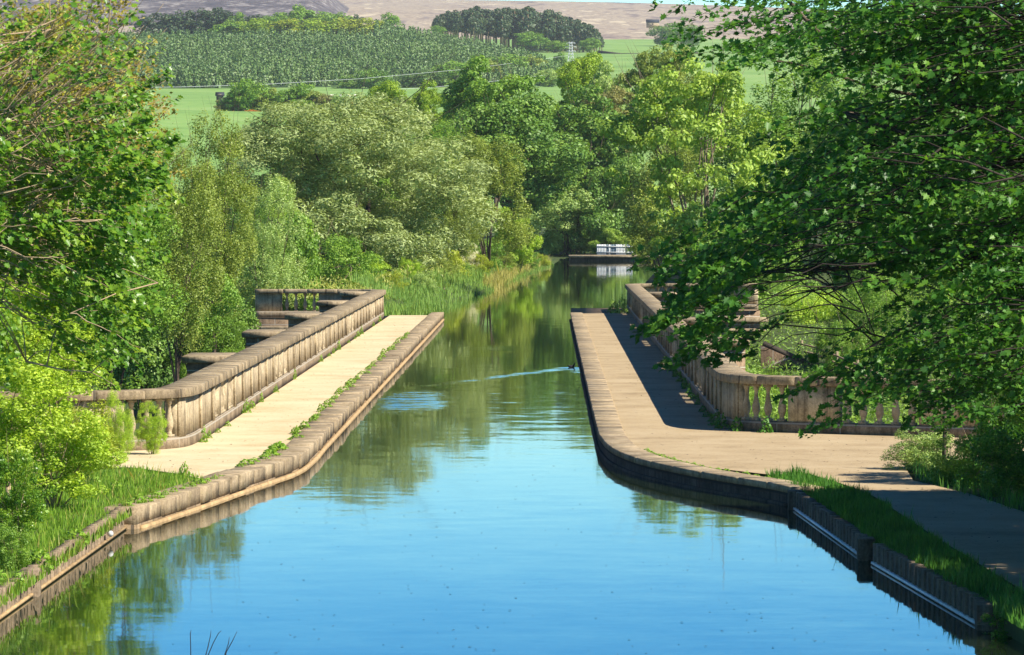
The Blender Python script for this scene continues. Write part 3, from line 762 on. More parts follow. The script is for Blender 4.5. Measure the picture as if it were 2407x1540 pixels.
T['ovate'] = crown_template(14, 26, 32000, .05, RH, 'ovate', (.2, .34), 'L_olive', 'bark', .3, zs=1.7)
T['tall'] = crown_template(24, 40, 44000, .046, RH, 'round', (.2, .34), 'L_olive', 'bark', .35, zs=2.2)
T['airy'] = crown_template(15, 44, 27000, .05, RH, 'round', (.14, .28), 'L_lemon', 'midbark', .4, .35, 7)
T['flat'] = crown_template(16, 34, 28000, .05, RH, 'spread', (.18, .3), 'L_pale')
T['small'] = crown_template(17, 12, 4600, .12, RH, 'round', (.3, .5), sub=6)
T['small2'] = crown_template(18, 9, 4000, .13, RH, 'round', (.32, .52), sub=6)
T['bush'] = crown_template(19, 18, 17000, .06, RH, 'round', (.26, .44), 'L_haw', 'twig', .3)
T['bush2'] = crown_template(20, 22, 17000, .058, RH, 'round', (.22, .4), 'L_haw', 'twig', .35)
_used = {}
def tree(name, label, cat, pos, rad, hgt, tpl, mat=None, rz=None, group=None, base_z=None):
    """pos = crown bottom centre"""
    cm, tr = T[tpl]
    r = empty(name, pos, random.random()*6.28 if rz is None else rz)
    r.scale = (rad, rad, hgt/2)
    tag(r, label, cat, group)
    c = link("crown", cm, r); t = link("trunk", tr, r)
    if mat and cm.materials[0] != M[mat]:
        c.material_slots[0].link = 'OBJECT'; c.material_slots[0].material = M[mat]
    return r
def tree_px(name, label, cx, hw, top, bot, Y, tpl, mat=None, rz=None, group=None, cat="tree"):
    zt, zb = Z_at(top, Y), Z_at(bot, Y); rad = hw*Y/F*1.12
    if (zt-zb)/2/rad > 1.45 and tpl in ('broad1', 'broad2', 'bush', 'bush2', 'ovate') and Y < 1000:
        mat = mat or T[tpl][0].materials[0].name
        if mat not in M: mat = next(k_ for k_ in M if M[k_].name == mat)
        tpl = 'tall'
    return tree(name, label, cat, (X_at(cx, Y), Y, zb), rad, (zt-zb), tpl, mat, rz, group)
random.seed(5)

# ---------------------------------------------------------------- trees beyond the aqueduct
tree_px("willow_tree", "big round grey-green willow left of the canal beyond the aqueduct", 824, 260, 246, 640, 262, 'willow', None, 0.4)
tree_px("lime_tree", "yellow-green dome-shaped tree behind the willow, left of its twin", 900, 56, 200, 330, 600, 'broad1', 'L_lime', 1.0)
tree_px("lime_tree", "yellow-green dome-shaped tree behind the willow, right of its twin", 1008, 52, 202, 330, 590, 'broad2', 'L_lime', 2.0)
tree_px("sycamore_tree", "large fresh green sycamore rising behind the olive trees, centre of the wood", 1172, 128, 156, 400, 520, 'broad2', 'L_green', 0.5)
tree_px("beech_tree", "dark green broad tree in the middle of the wood above the pale hawthorn", 1215, 140, 235, 480, 430, 'broad1', 'L_dark', 2.5)
tree_px("beech_tree", "dark green tree with bronze tips at the middle of the wood, right of centre", 1350, 135, 225, 500, 482, 'broad2', 'L_dark', 4.5)
tree_px("bronze_tree", "pinkish brown twiggy tree top right of the dark trees in the wood", 1430, 80, 215, 400, 495, 'airy', 'L_brown', 1.5)
tree_px("oak_tree", "dome of yellow-green foliage beside the pylon", 1385, 66, 135, 300, 570, 'broad1', 'L_lime', 3.0)
tree_px("ash_tree", "light green bushy tree right of the pylon dome tree", 1450, 75, 160, 330, 540, 'broad2', 'L_pale', 0.2)
tree_px("bronze_tree", "brownish green tree at the back of the wood under the overhanging sycamore", 1570, 85, 115, 330, 520, 'airy', 'L_olive', 0.9)
tree_px("alder_tree", "tall lemon-green tree with pale bare limbs right of the canal", 1645, 165, 165, 580, 264, 'airy', 'L_lemon', 0.7)
tree_px("alder_tree", "olive twiggy tree leaning over the right bank beside the far fence", 1560, 100, 330, 620, 330, 'ovate', 'L_olive', 2.2)
tree_px("dark_tree", "dark green tree in shadow behind the white fence", 1440, 95, 390, 640, 475, 'broad1', 'L_dark', 1.1)
tree_px("dark_tree", "very dark tree overhanging the far end of the canal", 1335, 75, 500, 640, 490, 'broad2', 'L_dark', 3.6)
tree_px("poplar_tree", "narrow olive-brown pointed tree right of the big willow", 1148, 84, 328, 580, 318, 'ovate', 'L_olive', 0.3)
tree_px("hawthorn_tree", "pale green layered hawthorn overhanging the far water", 1325, 102, 434, 596, 476, 'flat', 'L_pale', 0.0)
tree_px("hazel_bush", "yellow-green bush at the water's edge left of the pale hawthorn", 1205, 52, 500, 640, 345, 'broad2', 'L_haw', 0.0, None, "bush")
tree_px("maple_bush", "orange-tinged bush between the willow and the pointed olive tree", 1080, 50, 400, 600, 300, 'ovate', 'L_olive', 4.0, None, "bush")
tree_px("hazel_bush", "small yellow-green rounded bush just above the white fence", 1432, 38, 540, 600, 470, 'broad1', 'L_lemon', 0.0, None, "bush")
tree_px("olive_tree", "tall olive-yellow tree at the left of the willow behind the sycamore twigs", 500, 88, 285, 720, 172, 'tall', 'L_olive', 1.9)
tree_px("olive_tree", "yellow-green tree between the left sycamore and the olive tree", 415, 95, 330, 800, 150, 'tall', 'L_olive', 2.9)
tree_px("maple_tree", "leafy mid-green tree between the olive tree and the willow", 620, 80, 430, 760, 215, 'tall', 'L_pale', 0.0)
tree_px("maple_tree", "green bushy tree low in front of the willow's left side", 660, 95, 520, 800, 225, 'broad1', 'L_green', 2.0)
tree_px("valley_tree", "dark bushy tree in the valley behind the left parapet", 480, 110, 610, 900, 190, 'broad2', 'L_dark', 1.0)
tree_px("valley_tree", "mid-green bushy tree in the valley left of the far balustrade", 555, 75, 610, 800, 228, 'broad1', 'L_green', 3.0)
tree_px("valley_tree", "shaded tree low in the valley under the left sycamore", 330, 120, 560, 930, 165, 'broad1', 'L_dark', 5.0)
tree_px("hawthorn_bush", "bright green bush with reddish tips behind the left parapet's far end", 800, 78, 560, 720, 232, 'bush2', 'L_green', 2.0, None, "bush")
tree_px("hawthorn_bush", "bright round bush just left of the far balustrade's hawthorn", 700, 70, 590, 740, 236, 'bush', 'L_haw', 1.0, None, "bush")
tree_px("elder_bush", "low olive bush on the left bank behind the reeds", 930, 65, 590, 700, 262, 'bush2', 'L_olive', 3.0, None, "bush")
tree_px("elder_bush", "light green bush on the left bank below the willow's right side", 1020, 62, 580, 690, 290, 'bush', 'L_yel', 5.0, None, "bush")
tree_px("blossom_bush", "small bush with whitish blossom on the left bank", 1095, 26, 574, 640, 312, 'bush2', 'L_blossom', 5.0, None, "bush")
tree_px("elder_bush", "low green bush on the left bank nearest the hazel bush", 1140, 45, 560, 660, 325, 'bush', 'L_green', 0.5, None, "bush")
tree_px("elder_bush", "green elder in the valley between the dark bushy tree and the far balustrade", 505, 62, 680, 900, 188, 'bush', 'L_green', 2.0, None, "bush")
tree_px("elder_bush", "yellowish green thicket behind the left parapet under the olive tree", 440, 88, 625, 830, 165, 'bush2', 'L_green', 4.0, None, "bush")
tree_px("elder_bush", "shaded elder low beside the valley fence", 390, 60, 700, 900, 178, 'bush', 'L_green', 5.0, None, "bush")
tree_px("maple_bush", "pale green bush at the willow's lower left", 640, 60, 430, 640, 240, 'broad2', 'L_lemon', 1.0, None, "bush")
tree_px("valley_tree", "dark tree hidden behind the willow's left half", 720, 95, 330, 600, 300, 'broad1', 'L_green', 1.0)
tree_px("valley_tree", "dark tree hidden behind the willow's right half", 920, 120, 320, 600, 305, 'broad2', 'L_green', 2.0)
tree_px("valley_tree", "green tree between willow and pointed olive tree", 1065, 70, 300, 580, 330, 'broad1', 'L_green', 3.0)
tree_px("valley_tree", "green tree between the olive tree and the willow", 560, 70, 430, 700, 245, 'broad1', 'L_green', 4.0)
# right side background
tree_px("sycamore_tree", "tall green tree right of the lemon-green tree, behind the overhanging leaves", 1850, 150, 130, 620, 300, 'broad2', 'L_green', 0.8)
tree_px("sycamore_tree", "dark green tree filling the background behind the right foliage", 2080, 190, 60, 700, 280, 'broad1', 'L_dark', 1.8)
tree_px("sycamore_tree", "green tree at the right edge of the background wood", 2360, 200, 20, 760, 290, 'broad2', 'L_green', 2.8)
tree_px("valley_tree", "green bush in the valley behind the right parapet", 1760, 110, 520, 760, 262, 'broad1', 'L_green', 2.4)
tree_px("valley_tree", "dark bushes right of the sunny valley bush", 2090, 130, 560, 880, 240, 'broad2', 'L_dark', 0.4)
tree_px("hawthorn_bush", "bright sunlit bush beside the fence behind the right parapet", 1902, 80, 690, 855, 225, 'bush', 'L_haw', 0.4, None, "bush")
tree_px("valley_tree", "shaded tree at the right end of the curved parapet's background", 2300, 150, 600, 950, 235, 'broad1', 'L_green', 3.3)

tree_px("valley_tree", "dark green bush right of the bright fence-side bush", 2045, 80, 610, 880, 204, 'broad2', 'L_green', 1.4)
tree_px("valley_tree", "green bush behind the bright fence-side bush", 1830, 85, 560, 800, 250, 'broad1', 'L_green', 2.4)
for i_, (cx_, hw_, tp_, bt_, Y_, m_, l_) in enumerate([
    (925, 26, 640, 700, 232, 'L_yel', "yellow-green low bush at the parapet end of the left bank"), (960, 34, 610, 680, 256, 'L_haw', "bright low bush in the row above the reeds, second from the parapet"),
    (1045, 30, 612, 665, 280, 'L_olive', "olive scrub bush in the middle of the left bank"), (1085, 24, 622, 665, 296, 'L_green', "green scrub bush above the reeds midway along the left bank"),
    (1120, 28, 600, 655, 312, 'L_yel', "pale scrub bush below the pointed olive tree"), (1170, 30, 592, 645, 332, 'L_olive', "olive bush low at the water below the hazel bush"),
    (1240, 26, 588, 635, 366, 'L_green', "small green bush near the far point of the left bank"), (1270, 20, 598, 628, 388, 'L_yel', "last small yellowish bush at the far point of the left bank"),
    (860, 46, 600, 690, 246, 'L_haw', "bright bush just behind the end of the left parapet"), (1000, 26, 640, 690, 252, 'L_pale', "pale bush low above the reeds nearest the towpath")]):
    tree_px("scrub_bush", l_, cx_, hw_, tp_, bt_, Y_, 'bush' if i_ % 2 else 'bush2', m_, i_*1.1, "scrub bushes on the left bank", "bush")

tree_px("valley_tree", "leafy bush filling the gap left of the bright fence-side bush", 1812, 50, 630, 815, 236, 'bush', 'L_green', 4.4)
tree_px("valley_tree", "low dark bush between the fence and the curved parapet", 1985, 52, 760, 900, 198, 'bush2', 'L_green', 0.4)

# ---------------------------------------------------------------- hedge line, fields, plantation, pine wood, pylon
for i, (cx, hw, tp, bt, lab, mt, tp_) in enumerate([
    (590, 42, 190, 262, "tallest dark green round tree of the field hedge", 'L_green', 'small'),
    (640, 30, 212, 268, "reddish green hedge tree right of the tallest hedge tree", 'L_olive', 'small2'),
    (710, 36, 200, 258, "green round hedge tree towards the right end of the field hedge", 'L_green', 'small2'),
    (545, 28, 225, 268, "low dark bush at the left end of the field hedge", 'L_dark', 'small'),
    (755, 24, 222, 258, "brown bare bush at the right end of the field hedge", 'L_brown', 'small'),
    (678, 20, 235, 268, "brown scrubby bush low in the middle of the field hedge", 'L_brown', 'small2'),
    (565, 34, 205, 268, "green hedge tree second from the left end of the field hedge", 'L_green', 'small2'),
    (615, 28, 222, 272, "low olive bush under the tallest hedge tree", 'L_olive', 'small'),
    (665, 30, 214, 266, "leafy green hedge tree in the middle of the field hedge", 'L_green', 'small'),
    (735, 30, 215, 262, "olive hedge bush between the right-hand hedge tree and the bare bush", 'L_olive', 'small2'),
    (790, 26, 228, 258, "low dark green bush continuing the field hedge to the right", 'L_dark', 'small'),
    (525, 22, 236, 272, "small brown bush at the foot of the hedge's left end", 'L_brown', 'small2')]):
    tree_px("hedge_tree" if hw > 28 else "hedge_bush", lab, cx, hw, tp, bt, 1040, tp_, mt, i*1.1, "trees in the field hedge", "tree")
tree_px("copper_bush", "bright orange bush at the foot of the field hedge", 595, 17, 259, 272, 1020, 'small', 'L_copper', 0, None, "bush")
tree_px("copper_bush", "tiny orange bush left of the bright orange one by the hedge", 548, 8, 262, 272, 1015, 'small2', 'L_copper', 0, None, "bush")
tree_px("copper_bush", "small orange bush by the second field near the lime trees", 830, 10, 240, 248, 1110, 'small', 'L_copper', 0, None, "bush")
for i, (cx, hw, tp, bt, mt, Y, lab) in enumerate([
    (820, 34, 180, 220, 'L_dark', 1530, "dark tree at the foot of the plantation, left of the shadowed one"),
    (880, 40, 165, 218, 'L_dark', 1520, "dark tree casting a shadow at the foot of the plantation"),
    (1060, 60, 150, 215, 'L_green', 1540, "green round tree at the lower right of the plantation"),
    (990, 50, 168, 218, 'L_larch', 1530, "pale green tree at the foot of the plantation behind the lime trees"),
    (1130, 50, 140, 205, 'L_olive', 1600, "olive tree at the right of the plantation foot"),
    (1190, 45, 130, 190, 'L_green', 1660, "green tree at the right slope of the plantation"),
    (1245, 42, 135, 190, 'L_olive', 1680, "olive bush where the plantation meets the field"),
    (1275, 26, 150, 185, 'L_dark', 1700, "small dark tree between the plantation and the pylon"),
    (1318, 24, 128, 185, 'L_dark', 1880, "dark tree just left of the pylon's foot"),
    (1290, 30, 165, 205, 'L_pale', 1500, "grey-green bush below the pylon wires")]):
    tree_px("hill_tree", lab, cx, hw, tp, bt, Y, 'small' if i % 2 else 'small2', mt, i*0.9, "trees at the foot of the plantation")
top = [(470, 34, 36, 92, 'L_pine'), (520, 30, 32, 90, 'L_pine'), (560, 26, 44, 92, 'L_green'), (600, 26, 48, 95, 'L_pine'), (425, 30, 40, 100, 'L_pine'),
       (650, 34, 42, 92, 'L_green'), (705, 36, 28, 92, 'L_green'), (760, 30, 40, 90, 'L_green'), (800, 30, 44, 92, 'L_green'),
       (620, 40, 66, 108, 'L_lime'), (680, 44, 68, 108, 'L_yel'), (740, 44, 66, 108, 'L_lime'), (800, 42, 66, 110, 'L_yel'), (850, 32, 64, 106, 'L_yel'),
       (545, 36, 70, 108, 'L_green'), (835, 12, 56, 106, 'L_pine'), (915, 22, 44, 82, 'L_green'), (385, 40, 44, 110, 'L_pine')]
tl = ["dark pine second from the left on the plantation's top row", "dark pine third from the left on the plantation's top row", "small green tree between dark pines above the plantation",
      "dark slim pine left of the green trees above the plantation", "dark pine beside the left sycamore on the hilltop", "rounded green tree leftmost of the tall green ones above the plantation",
      "tallest green tree above the plantation", "green tree right of the tallest above the plantation", "green tree at the right end of the hilltop row",
      "lime-green tree leftmost of the pale band above the plantation", "yellowish tree second in the pale band above the plantation", "lime-green tree in the middle of the pale band above the plantation",
      "yellowish tree right of the middle in the pale band above the plantation", "yellow-brown tree at the right end of the pale band above the plantation",
      "green tree left of the pale band above the plantation", "slim dark fir in the pale band above the plantation", "lone pale green tree against the moor between hilltop row and pine wood", "dark pine half hidden by the left sycamore twigs on the hilltop"]
for i, (cx, hw, tp, bt, mt) in enumerate(top):
    tree_px("hilltop_tree", tl[i], cx, hw*1.35, tp-(18 if 9 <= i <= 15 else 9), bt, 2150 if i < 9 or i > 15 else 2085, 'small' if i % 2 else 'small2', mt, i*0.7, "trees along the top of the plantation")

rg = np.random.default_rng(33)
# young conifers, thousands of them: one mass
px = []; 
while len(px) < 9000:
    Y = rg.uniform(1555, 2125); xd = rg.uniform(120, 1320)
    lim = np.interp(Y, [1555, 1700, 1850, 2000, 2125], [1330, 1300, 1270, 1230, 1120])
    if xd < lim and not (xd < 880 and Y > 1965): px.append((X_at(xd, Y), Y))
px = np.array(px); zz = ground_z(px[:, 0], px[:, 1]); k = 40
hh = rg.uniform(2.6, 7.0, len(px))*(1+.25*np.sin(px[:, 0]*.045)*np.sin(px[:, 1]*.013)); rr = hh*rg.uniform(.2, .3, len(px))
u = rg.random((len(px), k)); ph = rg.random((len(px), k))*6.283
rad = (1-u)*rr[:, None]*rg.uniform(.55, 1.1, u.shape)
C = np.stack([px[:, 0, None]+rad*np.cos(ph), px[:, 1, None]+rad*np.sin(ph), zz[:, None]+.2+u*hh[:, None]], -1).reshape(-1, 3)
Nn = np.stack([np.cos(ph), np.sin(ph), np.full(u.shape, .55)], -1).reshape(-1, 3) + .25*rg.normal(size=(C.shape[0], 3))
tt = np.clip(np.repeat(.6*rg.random(len(px))+.4*(.5+.5*np.sin(px[:, 0]*.06+1)*np.sin(px[:, 1]*.02)), k)*.75 + .3*rg.random(len(C)), 0, 1)
pf = link("conifer_plantation", leaf_mesh("conifer_plantation", C, Nn, rg.uniform(.55, 1.15, len(C)), TRI, M['L_larch'], rg, tt))
tag(pf, "hillside plantation of young green conifers above the hedge and fields", "plantation", None, "stuff")

def pine_template(seed):
    rg = np.random.default_rng(seed); mb = MB()
    mb.tube([(0, 0, -.08), (rg.normal()*.01, 0, .4), (rg.normal()*.02, rg.normal()*.02, 1.0)], [.020, .016, .006], 5)
    loops = [k for f in mb.f for k in f]
    tr = mesh_raw("trunk", np.array(mb.v), loops, np.cumsum([0]+[len(f) for f in mb.f[:-1]]), M['twig'], uv=[u for q in mb.uv for u in q])
    cl = []
    for i in range(14):
        z = rg.uniform(.24, .98); r = .17*np.interp(z, [.3, .6, 1], [.8, 1.15, .4])
        a = rg.random()*6.28; q = .10*(1.15-z); cl.append((q*math.cos(a), q*math.sin(a), z, r, r, r*.62))
    p, nn, t = clump_leaves(rg, cl, 620, .2, .4, .7, .6, -.9)
    return leaf_mesh("crown", p, nn, rg.uniform(.05, .085, len(p)), TRI, M['L_pine'], rg, t), tr
pines = [pine_template(s) for s in (1, 2, 3, 4)]
cnt = 0
while cnt < 210:
    xd = rg.uniform(1022, 1415); v = rg.random()
    Y = rg.uniform(2330, 2480)
    by = np.interp(xd, [1020, 1100, 1200, 1320, 1415], [82, 92, 108, 122, 118])
    tp = np.interp(xd, [1015, 1045, 1100, 1180, 1300, 1360, 1400, 1420], [52, 34, 27, 24, 34, 52, 74, 100]) + rg.normal()*4 + (Y-2400)*0.02
    base = Z_at(by, 2400) + (Y-2400)*0.035
    z1 = HC + (HZ-tp)*Y/F; hgt = z1-base
    if hgt < 4: continue
    cm, tr = pines[cnt % 4]
    r = empty("pine_tree", (X_at(xd, Y), Y, base), rg.random()*6.28); r.scale = (hgt*1.05, hgt*1.05, hgt)
    tag(r, "tall dark pine in the dense pine wood below the moor", "tree", "pines of the hilltop pine wood")
    link("crown", cm, r); link("trunk", tr, r); cnt += 1
for i, (cx, hw, tp, bt, lab) in enumerate([(1030, 16, 62, 84, "pale green small tree at the left end of the pine wood"), (1250, 36, 78, 116, "round green broadleaf tree in front of the pine wood"),
        (1305, 28, 98, 122, "small green broadleaf tree at the foot of the pine wood"), (1385, 22, 92, 120, "green bush at the right end of the pine wood"), (1568, 40, 58, 105, "grey-green tree beside the far bright field"), (1620, 30, 62, 108, "grey-green tree behind the overhanging sycamore tip, beside the far field")]):
    tree_px("hill_tree", lab, cx, hw, tp, bt, 2310 if i < 4 else 2600, 'small', 'L_green' if i < 4 else 'L_dark', i*.8, "broadleaf trees near the pine wood")

# lattice pylon and its wires
Yp = 1900; bx = X_at(1341, Yp); bz = float(ground_z(bx, Yp)); ph_ = Z_at(100, Yp) - bz
py = tag(empty("pylon", (bx, Yp, bz)), "grey lattice electricity pylon between the wood and the pine hill", "pylon")
mb = MB()
def lat(z0, z1, w0, w1, n):
    for i in range(n):
        a, b = i/n, (i+1)/n
        za, zb = z0+(z1-z0)*a, z0+(z1-z0)*b; wa, wb = w0+(w1-w0)*a, w0+(w1-w0)*b
        ca = [(-wa, -wa), (wa, -wa), (wa, wa), (-wa, wa)]; cb = [(-wb, -wb), (wb, -wb), (wb, wb), (-wb, wb)]
        for k in range(4):
            mb.tube([(*ca[k], za), (*cb[k], zb)], .17, 4)
            mb.tube([(*ca[k], za), (*cb[(k+1) % 4], zb)], .09, 4); mb.tube([(*ca[(k+1) % 4], za), (*cb[k], zb)], .09, 4)
lat(0, ph_*.55, 1.5, .8, 4); lat(ph_*.55, ph_, .8, .45, 4)
mb.build("lattice_mast", M['steel'], py)
for z, wd in ((ph_*.62, 2.1), (ph_*.80, 2.3), (ph_*.96, 1.8)):
    mb = MB()
    for s in (-1, 1): mb.tube([(s*.5, 0, z+.5), (s*wd, 0, z)], .08, 4); mb.tube([(s*.5, 0, z-.2), (s*wd, 0, z)], .08, 4)
    mb.tube([(-wd, 0, z-.6), (-wd, 0, z)], .08, 4); mb.tube([(wd, 0, z-.6), (wd, 0, z)], .08, 4)
    mb.build("cross_arm", M['steel'], py)
def wire(label, pts):
    mb = MB(); mb.tube(catmull([P(*p) for p in pts], 7.0), 0.05, 4); tag(mb.build("power_line", M['steel']), label, "power line")
wire("long pale power line sagging left from the pylon across the plantation", [(1336, 131, 1900), (1276, 140, 1780), (1100, 163, 1500), (845, 186, 1350), (620, 199, 1280), (428, 205, 1220), (200, 207, 1160)])
wire("lower pale power line left of the pylon above the lime trees", [(1336, 168, 1890), (1276, 178, 1480), (1096, 199, 1380), (1000, 207, 1340), (900, 212, 1300)])
# little far things
def barn(label, cx, by, Y, wd, dp, hw_, hr, roofm, wallm):
    r = tag(empty("field_barn", (X_at(cx, Y), Y, Z_at(by, Y))), label, "barn")
    mb = MB(); mb.box(-wd/2, wd/2, -dp/2, dp/2, -2, hw_); mb.build("wall", wallm, r)
    mb = MB(); e = .3
    mb.add([(-wd/2-e, -dp/2-e, hw_), (wd/2+e, -dp/2-e, hw_), (wd/2+e, 0, hw_+hr), (-wd/2-e, 0, hw_+hr), (-wd/2-e, dp/2+e, hw_), (wd/2+e, dp/2+e, hw_)],
           [(0, 1, 2, 3), (3, 2, 5, 4), (0, 3, 4), (1, 5, 2), (0, 4, 5, 1)]); mb.build("roof", roofm, r)
    mb = MB(); mb.box(-.5, .5, -dp/2-.04, -dp/2, 0, 1.4); mb.build("door", M['oldwood'], r)
barn("small dark field shelter left of the hedge trees", 517, 234, 1150, 1.7, 2.2, .9, 1.0, M['slate'], M['slate'])
barn("tiny slate-roofed barn on the moor edge right of the pine wood", 1533, 60, 3150, 9, 6, 1.8, 2.2, M['slate'], M['stone'])
mb = MB(); q = [P(1405, 124, 2280), P(1460, 131, 2250), P(1530, 131, 2250), P(1640, 128, 2250)]
for a, b in zip(q[:-1], q[1:]): mb.tube([a+(0, 0, .2), b+(0, 0, .2)], [.9, .9], 4)
tag(mb.build("field_wall", M['darkwall']), "dark drystone wall along the foot of the bright far field", "wall")
sheep0 = None
for i, (cx, by) in enumerate([(778, 234), (800, 237), (820, 235), (834, 238)]):
    Y = 1260; loc = (X_at(cx, Y), Y, float(ground_z(X_at(cx, Y), Y)))
    if sheep0 is None:
        sheep0 = empty("sheep", loc, .4); mb = MB()
        mb.ball((0, 0, .62), (.55, .3, .32), 8, 6)
        for lx in (-.32, .32):
            for ly in (-.14, .14): mb.tube([(lx, ly, .5), (lx, ly, 0)], .06, 5)
        mb.ball((.62, 0, .78), (.18, .13, .15), 8, 5); mb.build("body", M['fleece'], sheep0, True); s = sheep0
    else:
        s = copy_tree(sheep0); s.location = loc; s.rotation_euler = (0, 0, i*1.3)
    tag(s, "tiny white sheep grazing in the second field beyond the hedge", "sheep", "sheep in the far field")

# far quay with white fence
qy = tag(empty("stone_quay", (6, 446, 0)), "low stone quay at the far end of the canal", "quay"); bpy.context.view_layer.update(); inv = qy.matrix_world.inverted()
mb = MB(); mb.box(2.45, 14, 443.5, 470, -1.2, .42); o = mb.build("wall", M['darkwall'], qy); o.matrix_parent_inverse = inv
mb = MB(); mb.box(2.3, 14.1, 443.2, 452, .42, .62, .04); o = mb.build("coping", M['cap'], qy); o.matrix_parent_inverse = inv
fr = tag(empty("white_fence", (6.5, 453, .6)), "white paled fence panels with grey-blue boards on the far quay", "fence"); bpy.context.view_layer.update(); inv = fr.matrix_world.inverted()
x0 = X_at(1402, 453); s_ = 453/F
for (a, b, mt, nm) in ((0, 22, 'white', 'panel'), (22, 27, 'greyblue', 'board'), (27, 32, 'white', 'panel'), (32, 45, 'greyblue', 'board'), (45, 69, 'white', 'panel'), (69, 84, 'greyblue', 'board')):
    mb = MB(); n = max(1, int((b-a)/3.4)); wd = (b-a)*s_/n
    for i in range(n):
        xa = x0+a*s_+i*wd; mb.box(xa+.004, xa+wd-.004, 452.97+.04*(mt != 'white'), 453.02+.04*(mt != 'white'), .6, 1.66+.03*rng.random(), .008)
    o = mb.build(nm, M[mt], fr); o.matrix_parent_inverse = inv

for z_ in (.82, 1.42):
    mb = MB(); mb.box(x0-.05, x0+84*s_+.05, 452.90, 452.965, z_, z_+.09, .01); o = mb.build("rail", M['white'], fr); o.matrix_parent_inverse = inv

# ---------------------------------------------------------------- near trees: boughs with leaf sprays
def in_poly(x, y, poly):
    c = False; j = len(poly)-1
    for i in range(len(poly)):
        (xi, yi), (xj, yj) = poly[i], poly[j]
        if (yi > y) != (yj > y) and x < (xj-xi)*(y-yi)/(yj-yi)+xi: c = not c
        j = i
    return c
def bough(rg, root, tip, sag, n=9):
    root, tip = np.array(root), np.array(tip); t = np.linspace(0, 1, n)[:, None]
    L = np.linalg.norm(tip-root)
    p = root + (tip-root)*t; p[:, 2] += sag*L*np.sin(np.pi*t[:, 0]**0.8)
    w = rg.normal(size=(n, 3))*0.025*L; w[0] = w[-1] = 0; return p + w
def spray(rg, pts, frac, n, width, droop, size):
    """leaves on short twigs along the outer part of a bough: flattened, drooping layers"""
    m = len(pts); s = frac + (1-frac)*rg.random(n)**0.75
    f = s*(m-1); i = np.clip(f.astype(int), 0, m-2); q = pts[i] + (pts[i+1]-pts[i])*(f-i)[:, None]
    ax = unit(pts[i+1]-pts[i]); sd = unit(np.cross(ax, np.array((0, 0, 1.0))))
    a = rg.normal(size=n)*width*np.clip(1.25-s, .25, 1)
    q = q + sd*a[:, None] + ax*(np.abs(a)*.7)[:, None]; q[:, 2] += rg.normal(size=n)*width*.22 - droop*np.abs(a)
    nn = np.array((0, 0, 1.0)) + .55*rg.normal(size=(n, 3)) + ax*.3 + np.array((.12, -.35, 0))
    return q, nn, ax + .5*rg.normal(size=(n, 3)) - np.array((0, 0, .45)), size*rg.uniform(.4, 1.3, n)

